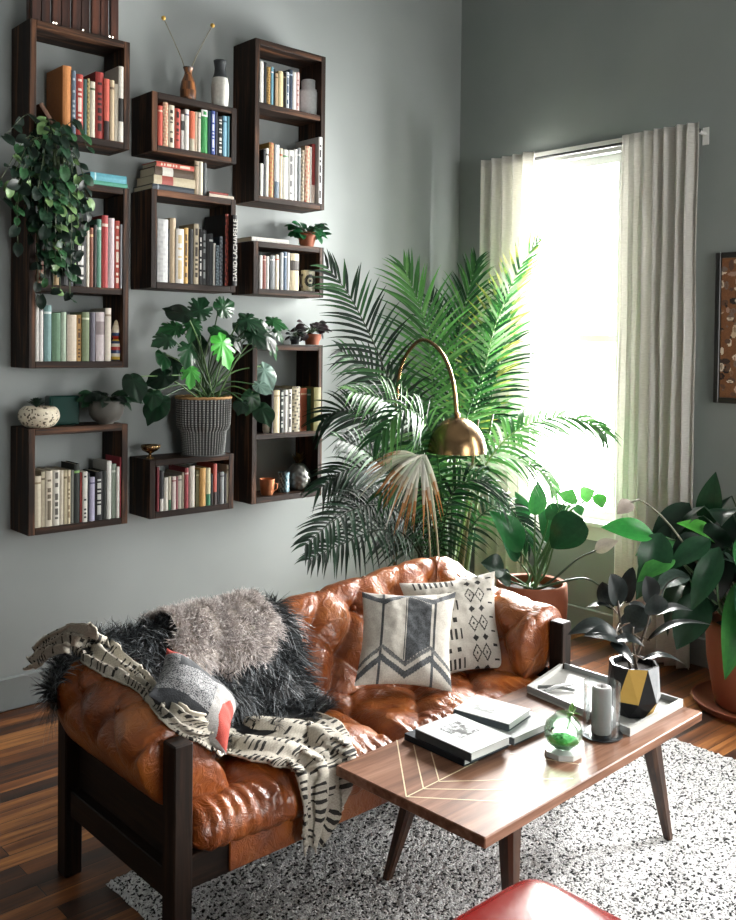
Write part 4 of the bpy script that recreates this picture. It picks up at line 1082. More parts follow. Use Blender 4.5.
for i in range(4):
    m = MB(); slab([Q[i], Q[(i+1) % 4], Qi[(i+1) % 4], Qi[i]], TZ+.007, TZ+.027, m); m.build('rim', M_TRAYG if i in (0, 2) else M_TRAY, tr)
# small folded glasses lying in the tray
M_GLS = plain('grey_acetate', '#8d8f8e', .25)
gp = at(556, 689, Z=TZ+.0075); sp = thing('tray_ornament', gp, 'small folded pale grey ornament lying at the empty end of the tray', 'ornament')
for k, (a, b) in enumerate((((538, 687), (575, 690)), ((543, 692), (572, 684)))):
    m = MB(); z_ = TZ+.014+.006*k; m.tube(spline([at(*a, Z=z_), at((a[0]+b[0])/2, (a[1]+b[1])/2-1.5, Z=z_+.008), at(*b, Z=z_)], 14), [.0065]*14, 8); m.build('ornament_arm', M_GLS, sp, smooth=True)

# candle in a glass cylinder
M_GL2 = m_glass('hurricane_glass', (.93, .95, .95)); M_WAX = plain('grey_wax', '#8e8e8c', .55, .15, 30, Subsurface_Weight=.1)
cp = at(601, 735, Z=TZ); ch = thing('candle_holder', (cp.x, cp.y, TZ), 'clear glass hurricane candle holder on a dark saucer on the table', 'candle holder')
M_DARKC = plain('dark_slate', '#23262a', .4)
m = MB(); m.lathe([(0, .0005), (.058, .0005), (.066, .004), (.066, .007), (.058, .006), (0, .006)], (cp.x, cp.y, TZ), 36); m.build('saucer', M_DARKC, ch, smooth=True, angle=40)
m = MB(); m.lathe([(.057, .0075), (.057, .165), (.0555, .166), (.054, .165), (.054, .009), (0, .009)], (cp.x, cp.y, TZ), 40); m.build('glass_cylinder', M_GL2, ch, smooth=True, angle=50)
ca = thing('candle', (cp.x, cp.y, TZ+.009), 'grey pillar candle standing in the glass hurricane', 'candle')
m = MB(); m.lathe([(0, 0), (.03, 0), (.031, .003), (.031, .136), (.029, .143), (.022, .146), (.012, .138), (0, .136)], (cp.x, cp.y, TZ+.0095), 32, rfun=lambda a, z: 1+.02*math.sin(3*a+z*40)*(z > .05)); m.build('wax', M_WAX, ca, smooth=True)
m = MB(); m.tube([(cp.x, cp.y, TZ+.146), (cp.x+.001, cp.y, TZ+.153), (cp.x+.002, cp.y+.001, TZ+.159)], .0011, 6); m.build('wick', M_DARKC, ca)

# round glass with green moss on an octagonal coaster
M_SPRIG = painted('sprig_green', .4); M_SMOKE = m_glass('green_tinted_glass', (.86, .95, .88)); M_MOSS = plain('bright_green_moss', '#1f9030', .7, .8, 200)
gp = at(563, 754, Z=TZ); tg_ = thing('glass_terrarium', (gp.x, gp.y, TZ+.016), 'round clear glass globe with bright green moss on an octagonal coaster', 'terrarium')
m = MB(); prof = [(0, .002), (.02, .002), (.036, .012), (.045, .03), (.046, .045), (.041, .062), (.03, .074), (.022, .078), (.021, .084), (.0195, .084), (.0205, .077), (.028, .072), (.039, .06), (.044, .045), (.043, .031), (.034, .014), (.019, .005), (0, .005)]
prof = [(r*1.25, z*1.25) for r, z in prof]; m.lathe(prof, (gp.x, gp.y, TZ+.0165), 40); m.build('globe', M_SMOKE, tg_, smooth=True)
m = MB(); rows = []
for i in range(13):
    f = i/12; rows.append([Vector((gp.x+math.cos(a)*.045*f, gp.y+math.sin(a)*.045*f, TZ+.024+.018+.024*(1-f*f)*.6+.006*noise.noise(Vector((math.cos(a)*f*5, math.sin(a)*f*5, 1))))) for a in [2*PI*k/36 for k in range(36)]])
m.grid(rows, closev=True)
m.grid([rows[-1], [Vector((gp.x+math.cos(a)*.03, gp.y+math.sin(a)*.03, TZ+.0255)) for a in [2*PI*k/36 for k in range(36)]], [Vector((gp.x, gp.y, TZ+.025))]*36], closev=True)
m.build('moss', M_MOSS, tg_, smooth=True)
m = MB(); leaf_c = hexc('#5f8f3a'); m.col = leaf_c
sp_ = spline([Vector((gp.x+.02, gp.y+.0, TZ+.07)), Vector((gp.x+.045, gp.y+.005, TZ+.10)), Vector((gp.x+.075, gp.y+.01, TZ+.115))], 10); m.tube(sp_, .0022, 6)
for k_ in range(5):
    b_ = sp_[3+k_]; s_ = (-1)**k_; t_ = b_+Vector((.016, .018*s_, .012*(1+s_)))
    q_ = (t_-b_).cross(Vector((0, 0, 1))).normalized()*.006; c_ = b_.lerp(t_, .5)+Vector((0, 0, .003)); m.face([m.vert(b_), m.vert(c_+q_), m.vert(t_), m.vert(c_-q_)], varc(leaf_c, .2))
m.build('green_sprig', M_SPRIG, tg_)
M_COAST = plain('pale_marble', '#bfc2bf', .3, .02, 20)
m = MB(); oc = [Vector((gp.x+.056*math.cos(PI/8+k*PI/4), gp.y+.056*math.sin(PI/8+k*PI/4), 0)) for k in range(8)]; slab(oc, TZ+.0005, TZ+.016, m)
tag(m.build('coaster', M_COAST, None, loc=(gp.x, gp.y, TZ)), 'thick pale octagonal stone coaster under the glass globe', 'coaster')

# red leather pouf
M_RED = plain('glossy_red_leather', '#740b08', .24, .12, 40, Specular_IOR_Level=.2)
pc = at(531, 857, Z=.43); hx = .26; cx_, cy_ = pc.x-hx+.012, pc.y-hx+.012
pf = thing('pouf', (cx_, cy_, .02), 'glossy red leather square pouf at the bottom edge in front of the table', 'pouf')
def sq(e, v): return math.copysign(abs(v)**e, v)
m = MB(); rows = []
for i in range(41):
    t_ = -PI/2+PI*i/40; row = []
    for k in range(96):
        a = 2*PI*k/96
        x = hx*sq(.24, math.cos(a))*abs(math.cos(t_))**.27; y = hx*sq(.24, math.sin(a))*abs(math.cos(t_))**.27; z_ = .225+.2*sq(.42, math.sin(t_))
        z_ += .018*max(0, math.sin(t_))*(1-(x/hx)**2)*(1-(y/hx)**2)
        row.append(Vector((cx_+x, cy_+y, z_)))
    rows.append(row)
m.grid(rows, closev=True, flip=True); m.build('pouf_body', M_RED, pf, smooth=True)
for z_, k_ in ((.36, .975), (.09, .975)):
    m = MB(); pts = [Vector((cx_+hx*k_*sq(.24, math.cos(a)), cy_+hx*k_*sq(.24, math.sin(a)), z_)) for a in [2*PI*k/96 for k in range(97)]]; m.tube(pts, .0045, 6, cap=False); m.build('piping', M_RED, pf, smooth=True)
# ================================================================== plants
M_LEAF = painted('leaf_surface', .45, .08, 40, transl=.15, Specular_IOR_Level=.25)
M_LEAFG = painted('glossy_leaf', .3, .05, 40, transl=.04, Specular_IOR_Level=.28)
M_PALM = painted('palm_leaflet', .5, 0, 40, transl=.09, Specular_IOR_Level=.2)
M_STALK = painted('plant_stalk', .45, .05, 60)
def leaf_blade(m, base, tip, width, nrm, c1, c2, shape='lance', arch=.12, fold=.18, nl=14, na=6, wav=.0, seed=0):
    """a leaf from base to tip; nrm = the way its face looks; c1 blade, c2 midrib/edge colour"""
    base, tip, nrm = Vector(base), Vector(tip), Vector(nrm).normalized(); ax = tip-base; L = ax.length; t = ax/L
    nrm = (nrm-t*nrm.dot(t)).normalized(); side = t.cross(nrm); c1, c2 = hexc(c1), hexc(c2); rows = []
    for i in range(nl+1):
        f = i/nl
        if shape == 'lance': w = math.sin(PI*f**.75)**.9
        elif shape == 'oval': w = math.sin(PI*f**.9)**.6
        elif shape == 'heart': w = (math.sin(PI*min(1, f*.86+.14))**.75) if f < 1 else 0
        elif shape == 'fan': w = math.sin(PI*(f*.92+.02)**1.35)**.6 if f < 1 else 0
        else: w = math.sin(PI*f)
        if f in (0, 1) and not (shape == 'heart' and f == 0): w = .02
        c = base+ax*f+nrm*arch*L*math.sin(PI*f)
        back = -t*.16*L*(1-f)**4 if shape == 'heart' else Vector((0, 0, 0))
        row = []
        for j in range(na+1):
            u = 2*j/na-1
            p = c+side*u*w*width/2+nrm*(fold*abs(u)*w*width/2+wav*math.sin(f*17+u*3+seed)*abs(u)*width)+back*abs(u)**.7
            p.x = min(p.x, WX-.04); p.y = min(p.y, WY-.012); row.append(p)
        rows.append(row)
    m.grid(rows, cf=lambda i, j: c2 if j in (na//2-1, na//2) and i % 2 == 0 and False else mixc(c1, c2, .35*abs(2*(j+.5)/na-1)+.12*((i*7+j*3) % 5)/5))
M_ = lambda *h: [hexc(x) for x in h]

# ------------------------------------------------------------------ the big palm in the corner
palm = thing('palm_tree', (3.55, 3.3, 0), 'tall bushy palm with long feathered fronds in the corner behind the sofa', 'palm')
M_WICK = plain('dark_planter', '#2b2723', .7, .5, 90)
m = MB(); m.lathe([(0, .001), (.15, .001), (.17, .03), (.2, .3), (.21, .36), (.195, .36), (.185, .3), (0, .3)], (3.55, 3.3, 0), 40); m.build('pot', M_WICK, palm, smooth=True, angle=50)
m = MB(); m.lathe([(.187, .301), (.1, .315), (0, .32)], (3.55, 3.3, 0), 24); m.build('soil', M_SOIL, palm)
PR = random.Random(31)
def frond(pts, L, n, cols, stalk, w=.0105, spread=(72, 26), droop=.25, start=.18, tipc=None, seed=0, nrm=None, name='frond', prof=.55):
    rn = random.Random(seed); NP = 60; sp = spline(pts, NP); m = MB(); m.col = hexc(stalk)
    m.tube(sp, [.0075*(1-.82*i/(NP-1)) for i in range(NP)], 6)
    for k in range(n):
        f = start+(1-start)*(k+.5)/n; q = f*(NP-1); i = min(NP-2, int(q)); p = sp[i].lerp(sp[i+1], q-i); t = (sp[min(NP-1, i+2)]-sp[max(0, i-1)]).normalized()
        nv = Vector(nrm) if nrm is not None else (EYE-p).normalized()*.8+Vector((0, 0, .5))
        side = t.cross(nv).normalized(); up = side.cross(t).normalized()
        ff = (f-start)/(1-start); ll = L*(math.sin(PI*(.12+.83*ff))**prof)
        a = math.radians(spread[0]+(spread[1]-spread[0])*ff)
        for sg in (1, -1):
            an = a+rn.gauss(0, .05); d = (t*math.cos(an)+side*sg*math.sin(an)+up*rn.uniform(.1, .3)).normalized(); l = ll*rn.uniform(.86, 1.08)
            col = hexc(cols[rn.randrange(len(cols))]); col = varc(col, .18, rn); wd = d.cross(up).normalized()
            prev = None
            for s in range(6):
                g = s/5; c = p+d*l*g+Vector((0, 0, -1))*droop*l*g*g+up*.02*l*math.sin(PI*g); c.x = min(c.x, 4.4); c.y = min(c.y, 4.11)
                ww = w*(.55+.9*g if g < .35 else (1-g)/.65*.87+.03)
                vv = (m.vert(c-wd*ww), m.vert(c+up*ww*-.35), m.vert(c+wd*ww))
                if prev:
                    cc = mixc(col, hexc(tipc), max(0, (g-.45)/.55)) if tipc and rn.random() < .8 else col
                    m.face((prev[0], prev[1], vv[1], vv[0]), cc); m.face((prev[1], prev[2], vv[2], vv[1]), cc)
                prev = vv
    m.build(name, M_PALM, palm, smooth=True)
GB = ['#33612f', '#46793c', '#295127', '#578548']      # bright, backlight painted in
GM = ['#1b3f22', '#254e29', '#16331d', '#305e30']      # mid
GD = ['#11251a', '#172f1f', '#0d1d14', '#203c2a']      # dark, shade against the window painted in
GW = ['#8fa488', '#a8b8a0', '#76966c', '#5a8454']      # whitish, backlight painted in
root = lambda: Vector((3.55+PR.uniform(-.08, .08), 3.3+PR.uniform(-.08, .08), .3))
def fr(way, Y, L, n, cols, stalk, tip=None, **kw):
    """way: points along the rachis in the photo, standing at depth Y (one value or one per point)"""
    ys = Y if isinstance(Y, (list, tuple)) else [Y]*len(way)
    pts = [root()]+[at(x, y, Y=yy) for (x, y), yy in zip(way, ys)]
    pts = [p if p.x < 4.2 or i == 0 else at(*way[i-1], X=4.2) for i, p in enumerate(pts)]
    fr.k += 1; frond(pts, L, n, cols, stalk, tipc=tip, seed=fr.k, **kw)
fr.k = 100
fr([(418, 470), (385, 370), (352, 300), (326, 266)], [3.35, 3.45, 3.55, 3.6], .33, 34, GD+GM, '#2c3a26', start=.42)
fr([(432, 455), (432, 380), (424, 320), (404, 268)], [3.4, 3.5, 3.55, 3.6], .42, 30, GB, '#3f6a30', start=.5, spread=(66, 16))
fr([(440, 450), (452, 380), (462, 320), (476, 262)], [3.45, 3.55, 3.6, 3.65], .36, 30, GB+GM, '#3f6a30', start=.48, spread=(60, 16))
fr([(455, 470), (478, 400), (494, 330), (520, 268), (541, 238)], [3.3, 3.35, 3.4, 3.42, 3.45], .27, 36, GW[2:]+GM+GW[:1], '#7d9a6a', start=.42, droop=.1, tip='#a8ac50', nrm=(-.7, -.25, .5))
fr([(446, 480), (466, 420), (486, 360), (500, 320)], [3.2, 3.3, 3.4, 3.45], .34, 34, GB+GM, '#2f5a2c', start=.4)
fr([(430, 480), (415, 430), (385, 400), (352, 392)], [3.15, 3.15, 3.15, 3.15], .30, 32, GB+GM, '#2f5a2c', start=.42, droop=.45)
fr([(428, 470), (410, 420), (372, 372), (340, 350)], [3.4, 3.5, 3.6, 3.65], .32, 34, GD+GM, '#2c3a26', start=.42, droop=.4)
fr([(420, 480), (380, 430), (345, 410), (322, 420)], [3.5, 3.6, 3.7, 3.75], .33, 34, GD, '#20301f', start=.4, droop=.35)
fr([(470, 500), (505, 440), (550, 418), (588, 422), (606, 434)], [3.1, 3.0, 2.95, 2.9, 2.9], .26, 36, GB+GW[:2], '#6f8f4f', start=.4, droop=.55, spread=(62, 22))
fr([(450, 505), (468, 470), (500, 455), (540, 470), (556, 492)], [3.15, 3.1, 3.05, 3.0, 3.0], .2, 34, GW+GM, '#8f9f7f', start=.35, droop=.6, spread=(62, 22))
def fan(px, py, Y, a0, a1, n, Lr, cols, tip, seed):
    # a withered frond seen end on: leaflets spread round the end of a short rachis
    rn = random.Random(seed); c0 = at(px, py, Y=Y); m = MB(); m.col = hexc('#b8b095'); sp = spline([root(), at(px+14, py+60, Y=Y+.12), at(px+6, py+10, Y=Y+.03), c0], 20); m.tube(sp, [.007-.00025*i for i in range(20)], 6)
    for k in range(n):
        f = k/(n-1); a = math.radians(a0+(a1-a0)*f+rn.gauss(0, 2)); d = (RT*math.cos(a)+UP*math.sin(a)-fw*rn.uniform(.05, .5)).normalized(); l = rn.uniform(*Lr)*(.75+.25*math.sin(PI*f)); col = varc(hexc(cols[rn.randrange(len(cols))]), .12, rn)
        wd = d.cross(fw).normalized(); p = c0+RT*rn.uniform(-.02, .02); prev = None; tp = hexc(tip) if rn.random() < .75 else col
        for s_ in range(7):
            g = s_/6; c = p+d*l*g+Vector((0, 0, -1))*.42*l*g*g; ww = .009*(.4+1.1*g if g < .4 else (1-g)/.6*.84+.04)
            vv = (m.vert(c-wd*ww), m.vert(c-fw*ww*.4), m.vert(c+wd*ww))
            if prev:
                cc = mixc(col, tp, max(0, (g-.55)/.35)) if g > .55 else col
                cc = mixc(col, tp, min(1, max(0, (g-.5)/.35))); m.face((prev[0], prev[1], vv[1], vv[0]), cc); m.face((prev[1], prev[2], vv[2], vv[1]), cc)
            prev = vv
    m.build('withered_frond', M_PALM, palm, smooth=True)
fan(421, 455, 2.84, 195, 300, 30, (.2, .28), ['#b9baac', '#a5ad99', '#c6c7bb', '#8f9a84'], '#8a5c2c', 5)
fan(414, 456, 2.88, 150, 215, 16, (.2, .27), ['#a9ad98', '#8f9a80', '#b9b8a4'], '#8a5a2c', 6)
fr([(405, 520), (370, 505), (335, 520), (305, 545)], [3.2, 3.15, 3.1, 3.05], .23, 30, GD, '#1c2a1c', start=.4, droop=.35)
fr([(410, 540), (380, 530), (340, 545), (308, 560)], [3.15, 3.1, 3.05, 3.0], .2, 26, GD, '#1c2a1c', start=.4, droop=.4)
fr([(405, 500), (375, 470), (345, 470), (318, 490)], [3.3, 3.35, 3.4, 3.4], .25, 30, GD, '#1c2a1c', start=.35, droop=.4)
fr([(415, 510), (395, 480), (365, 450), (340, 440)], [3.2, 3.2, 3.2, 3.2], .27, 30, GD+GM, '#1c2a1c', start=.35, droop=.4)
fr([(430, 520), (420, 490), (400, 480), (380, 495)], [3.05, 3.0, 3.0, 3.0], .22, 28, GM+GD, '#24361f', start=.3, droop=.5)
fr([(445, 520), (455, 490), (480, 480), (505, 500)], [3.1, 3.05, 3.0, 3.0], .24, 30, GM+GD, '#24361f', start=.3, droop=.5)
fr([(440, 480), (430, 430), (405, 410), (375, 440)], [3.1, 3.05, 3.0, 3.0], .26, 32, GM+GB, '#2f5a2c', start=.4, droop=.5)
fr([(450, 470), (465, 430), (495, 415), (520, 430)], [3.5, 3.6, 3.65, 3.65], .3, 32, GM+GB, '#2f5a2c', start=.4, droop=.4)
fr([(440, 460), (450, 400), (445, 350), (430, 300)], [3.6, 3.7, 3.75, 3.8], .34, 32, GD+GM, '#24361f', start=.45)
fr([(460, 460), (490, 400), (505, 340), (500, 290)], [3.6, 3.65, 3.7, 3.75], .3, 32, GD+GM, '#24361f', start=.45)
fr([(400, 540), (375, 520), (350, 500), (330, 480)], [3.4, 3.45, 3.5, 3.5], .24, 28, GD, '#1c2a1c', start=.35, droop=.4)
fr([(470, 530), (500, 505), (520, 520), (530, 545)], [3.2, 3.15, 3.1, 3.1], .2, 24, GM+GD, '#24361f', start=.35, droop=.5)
for k in range(16):                                        # bare canes rising from the pot
    m = MB(); a = PR.uniform(0, 6.28); r = PR.uniform(.02, .12); b = Vector((3.55+r*math.cos(a), 3.3+r*math.sin(a), .3)); h = PR.uniform(.5, 1.0); tp = b+Vector((math.cos(a)*.16, math.sin(a)*.16, h))
    m.col = hexc(['#22331f', '#2f4526', '#4a5a32', '#5f5a38'][k % 4]); m.tube(spline([b, b.lerp(tp, .5)+Vector((0, 0, .04)), tp], 12), [.012*(1-.05*i) for i in range(12)], 7); m.build('cane', M_STALK, palm, smooth=True)

# ------------------------------------------------------------------ broad-leaved plant in the terracotta planter behind the sofa
def potted(loc, r, h, label, name, cat, M=None, rim=True, saucer=False, mat=None):
    t = thing(name, loc, label, cat)
    x, y, z = loc
    m = MB(); m.lathe([(0, .001), (r*.72, .001), (r*.8, .02), (r*.97, h*.55), (r, h*.8), (r*.98, h*.98), (r*.93, h), (r*.86, h*.985), (r*.86, h*.88), (0, h*.88)], loc, 44); m.build('pot', mat or M_TERRA, t, smooth=True, angle=60)
    m = MB(); m.lathe([(r*.865, h*.885), (r*.4, h*.91), (0, h*.92)], loc, 24); m.build('soil', M_SOIL, t)
    if saucer:
        m = MB(); m.lathe([(r*.8, .0), (r*1.16, .0), (r*1.27, .035), (r*1.23, .038), (r*1.13, .012), (r*.8, .01)], loc, 44); m.build('saucer', mat or M_TERRA, t, smooth=True, angle=60)
    return t
def stalk(m, pts, r0, r1, c, n=18, seg=7):
    m.col = hexc(c); m.tube(spline(pts, n), [r0+(r1-r0)*i/(n-1) for i in range(n)], seg)
Zs = lambda x, y: (480+x/2.875, 460+y/2.875)
pl = (3.86, 2.98, 0); DP = Vector((pl[0], pl[1], .8)).dot(Vector((.672, .741, 0)))
bird = potted(pl, .185, .44, 'broad-leaved plant with long stalks in a terracotta planter behind the right arm', 'potted_plant', 'plant')
def bleaf(way, base, tip, w, c1, c2, dz=0.0, shape='lance', stem=True, par=None, nrm=None, sc_='#3c5a34', arch=.1, mat=None, d0=None, pot=None, srad=(.008, .004), fold=.18):
    par = par or bird; D = (d0 or DP)+dz; b = at(*Zs(*base), D=D); t = at(*Zs(*tip), D=D-.03)
    m = MB(); leaf_blade(m, b, t, w, nrm or ((EYE-b).normalized()+Vector((.3, -.1, .5))), c1, c2, shape, arch, fold); m.build('leaf', mat or M_LEAFG, par, smooth=True)
    if stem:
        m = MB(); pts = [pot or Vector((pl[0]+PR.uniform(-.04, .04), pl[1]+PR.uniform(-.04, .04), .39))]+[at(*Zs(*q), D=D+.02) for q in way]+[b+(t-b)*.08]
        stalk(m, pts, srad[0], srad[1], sc_); m.build('stem', M_STALK, par, smooth=True)
bleaf([(150, 320)], (120, 262), (26, 146), .16, '#164a26', '#2c7038', 0)
bleaf([(185, 330)], (205, 252), (296, 168), .2, '#0f2c19', '#1f4f2b', .02, 'fan')
bleaf([(157, 250)], (158, 160), (166, 60), .1, '#256a34', '#57a552', .05)
bleaf([(215, 180), (238, 130)], (248, 122), (268, 84), .1, '#3f8a3e', '#78b86a', .05)
bleaf([(225, 180), (262, 130)], (290, 110), (330, 88), .09, '#5fa254', '#9cc98a', .1)
bleaf([(230, 180), (300, 118)], (335, 97), (352, 140), .08, '#3f9a3c', '#7cc060', .08)
bleaf([(190, 200)], (188, 165), (250, 132), .09, '#14331f', '#23502e', .12)
bleaf([(260, 120)], (276, 130), (292, 160), .06, '#2b5a34', '#4a8050', .1)
bleaf([(215, 340), (280, 285)], (330, 262), (398, 232), .075, '#b5aaa2', '#d6cec6', -.1, sc_='#26352a')
bleaf([(230, 352), (300, 340), (345, 362)], (360, 372), (378, 430), .11, '#12271b', '#22402c', -.15, sc_='#26402a')
bleaf([(110, 345)], (70, 318), (2, 296), .13, '#0f2117', '#1c3a26', -.1)
bleaf([(120, 360)], (90, 350), (40, 330), .1, '#122619', '#1f4029', -.1)
bleaf([(140, 330)], (110, 290), (60, 220), .1, '#16402a', '#2b6a3c', .15)
bleaf([(190, 300)], (200, 240), (165, 120), .1, '#1d4a2b', '#3b7a44', .2)
bleaf([(170, 330)], (128, 180), (100, 90), .1, '#1d4a2b', '#3b7a44', .22)

# ------------------------------------------------------------------ peace lily in the big planter at the right
pp = (4.2, 1.96, .0); DL = pp[0]*.672+pp[1]*.741
lily = potted(pp, .215, .40, 'large dark-leaved plant with a drooping spathe in a terracotta pot at the right edge', 'potted_plant', 'plant', saucer=True)
pc_ = Vector((pp[0], pp[1], .40))
def lleaf(way, base, tip, w, c1, c2, dz=0.0, **kw):
    bleaf(way, base, tip, w, c1, c2, dz, par=lily, d0=DL, pot=pc_+Vector((PR.uniform(-.07, .07), PR.uniform(-.07, .07), -.03)), **kw)
lleaf([(700, 440), (610, 260)], (500, 215), (348, 194), .125, '#1c6a2a', '#3f9a44', -.15, arch=.06, nrm=(-.3, -.6, .7), fold=.1)
lleaf([(690, 380), (640, 290)], (570, 238), (446, 276), .1, '#2a6a34', '#3f8a48', -.1, nrm=(-.2, -.4, .9))
lleaf([(690, 390)], (695, 245), (566, 182), .13, '#3f8f34', '#66b04a', -.05, nrm=(-.2, -.5, .9))
lleaf([(680, 330)], (650, 195), (678, 34), .12, '#1a3a26', '#2f5a38', .1, nrm=(-.9, -.2, .3), arch=.02)
lleaf([(680, 400), (600, 310)], (560, 282), (452, 352), .1, '#2c6a32', '#54a044', -.2, nrm=(-.2, -.4, .9))
lleaf([(690, 420), (640, 380)], (600, 330), (505, 375), .12, '#2e4038', '#7a9088', -.2, nrm=(-.1, -.3, 1))
lleaf([(690, 440), (680, 400)], (640, 380), (565, 545), .16, '#11281a', '#1f4029', -.15)
lleaf([(700, 440), (690, 420)], (665, 360), (590, 460), .16, '#0f2418', '#1a3a24', -.12)
lleaf([(700, 430)], (650, 270), (740, 300), .16, '#3a5a48', '#7e988a', -.15, nrm=(0, -.3, 1))
lleaf([(710, 440)], (738, 350), (704, 632), .13, '#1f5a2a', '#4a8f3e', -.2, nrm=(-.6, -.7, .3))
lleaf([(715, 440)], (745, 420), (745, 600), .14, '#123a1c', '#245a2a', -.2, nrm=(-.5, -.7, .3))
lleaf([(700, 430)], (680, 300), (560, 250), .15, '#16301f', '#294a34', .05, nrm=(-.1, -.3, 1))
lleaf([(705, 400)], (720, 260), (735, 150), .15, '#0f2017', '#1d3a28', .05)
lleaf([(705, 420)], (610, 330), (470, 330), .12, '#163522', '#2a5a38', .05, nrm=(-.1, -.3, 1))
lr = random.Random(9)
for k in range(64):
    a = lr.uniform(0, 2*PI); r1 = lr.uniform(.12, .3); r2 = r1+lr.uniform(.12, .24); z1 = lr.uniform(.62, .98); z2 = z1-lr.uniform(.05, .42)
    if pp[0]+r2*math.cos(a) > 4.36: continue
    b = Vector((pp[0]+r1*math.cos(a), pp[1]+r1*math.sin(a), z1)); t = Vector((pp[0]+r2*math.cos(a+.2), pp[1]+r2*math.sin(a+.2), z2)); m = MB()
    g_ = [('#10241a', '#1d3f2a'), ('#17402a', '#2c6a40'), ('#0d1d15', '#19352a'), ('#245a30', '#3f8a48')][k % 4]
    leaf_blade(m, b, t, lr.uniform(.1, .16), Vector((math.cos(a)*.5, math.sin(a)*.5, 1)), *g_, 'lance', .14, .2); m.build('leaf', M_LEAFG, lily, smooth=True)
    m = MB(); stalk(m, [pc_+Vector((.05*math.cos(a), .05*math.sin(a), -.03)), pc_.lerp(b, .6)+Vector((0, 0, .08)), b], .006, .0035, '#24402a', 12, 6); m.build('stem', M_STALK, lily, smooth=True)
def Zl(x, y): return (x-480)*2.875, (y-460)*2.875
for k in range(30):
    bx_, by_ = 700+lr.gauss(0, 17), 540+lr.gauss(0, 16); tx_, ty_ = bx_+lr.uniform(-44, 6), by_+lr.uniform(14, 72)
    lleaf([(690, 420)], Zl(bx_, by_), Zl(max(636, tx_), min(648, ty_)), lr.uniform(.1, .15), *[('#0b1c12', '#173322'), ('#10291a', '#1d4229'), ('#081610', '#12271b'), ('#143320', '#265232')][k % 4], lr.uniform(-.22, .12), arch=.1, fold=.2)
# the drooping spathe on its bent stalk
lleaf([(690, 400), (620, 290), (540, 180), (470, 118), (440, 118)], (436, 120), (394, 156), .07, '#8f857c', '#b8aea4', -.2, sc_='#6a6a58', srad=(.006, .004))

# ------------------------------------------------------------------ rubber plant in the black faceted pot on the tray
kp = at(633, 712, Z=TZ+.0075); DK = (kp-EYE).dot(fw)
rub = thing('rubber_plant', kp, 'dark-leaved rubber plant in a black faceted pot with gold patches on the tray', 'plant')
m = MB(); Rr = .082; H_ = .165; tri_ = []
lv = [(0, .062, 8, 0), (.055, .088, 8, .5), (.165, .080, 8, 0)]
pts = [[Vector((kp.x+r*math.cos(2*PI*(k+o)/n+.35), kp.y+r*math.sin(2*PI*(k+o)/n+.35), kp.z+.0005+z)) for k in range(n)] for z, r, n, o in lv]
for a in (0, 1):
    n = 8
    for k in range(n):
        p0, p1 = pts[a][k], pts[a][(k+1) % n]; q0, q1 = pts[a+1][k], pts[a+1][(k+1) % n]
        if a == 0: fs = [(p0, p1, q0), (p1, q1, q0)]
        else: fs = [(p0, p1, q1), (p0, q1, q0)]
        for x_ in fs: tri_.append(x_)
bk, gd, gy = hexc('#17181a'), None, hexc('#8f9294')
M_GOLDF = plain('gold_leaf_glaze', '#c4a04e', .4, .2, 60, Metallic=.25); M_POT = painted('black_glazed_pot', .35, 0, Specular_IOR_Level=.25); 
mg = MB(); ms = MB()
for i_, x_ in enumerate(tri_):
    c = sum(x_, Vector())/3; dx = (c-kp).dot(RT); vz = c.z-kp.z; front = (c-kp).dot(fw) < .02
    tgt = mg if (front and ((-.045 < dx < .012 and vz > .06) or (dx > .03 and vz < .045 and i_ % 2 == 0))) else ms if (front and dx > .045 and vz > .06) else m
    k_ = [tgt.vert(p) for p in x_]; tgt.face(k_, bk if tgt is m else gy)
rows_ = [pts[2]]+[[Vector((kp.x+(p.x-kp.x)*s, kp.y+(p.y-kp.y)*s, kp.z+z)) for p in pts[2]] for s, z in ((.9, .166), (.88, .145), (.0, .145))]
m.col = bk; m.grid(rows_, closev=True); k_ = [m.vert(p) for p in pts[0]]; m.face(k_[::-1], bk)
m.build('pot', M_POT, rub); mg.build('gold_facet', M_GOLDF, rub); ms.build('grey_facet', M_POT, rub)
m = MB(); m.lathe([(.0705, .1455), (.04, .15), (0, .152)], (kp.x, kp.y, kp.z), 20); m.build('soil', M_SOIL, rub)
st1 = [kp+Vector((.005, .005, .14)), at(*Zs(480, 470), D=DK), at(*Zs(500, 405), D=DK+.02)]
st2 = [kp+Vector((-.015, .0, .14)), at(*Zs(408, 500), D=DK-.02), at(*Zs(396, 405), D=DK-.03)]
for st_ in (st1, st2, [kp+Vector((0, -.01, .14)), at(*Zs(440, 520), D=DK-.06), at(*Zs(440, 480), D=DK-.08)]):
    m = MB(); stalk(m, st_, .0055, .0035, '#4a4238', 14); m.build('stem', M_STALK, rub, smooth=True)
M_RUB = painted('rubber_leaf', .3, .04, 30, Specular_IOR_Level=.3)
RB = [('#0f1615', '#2a3332'), ('#141b1b', '#3a4341'), ('#0b1111', '#1f2827'), ('#1a2221', '#4a5350')]
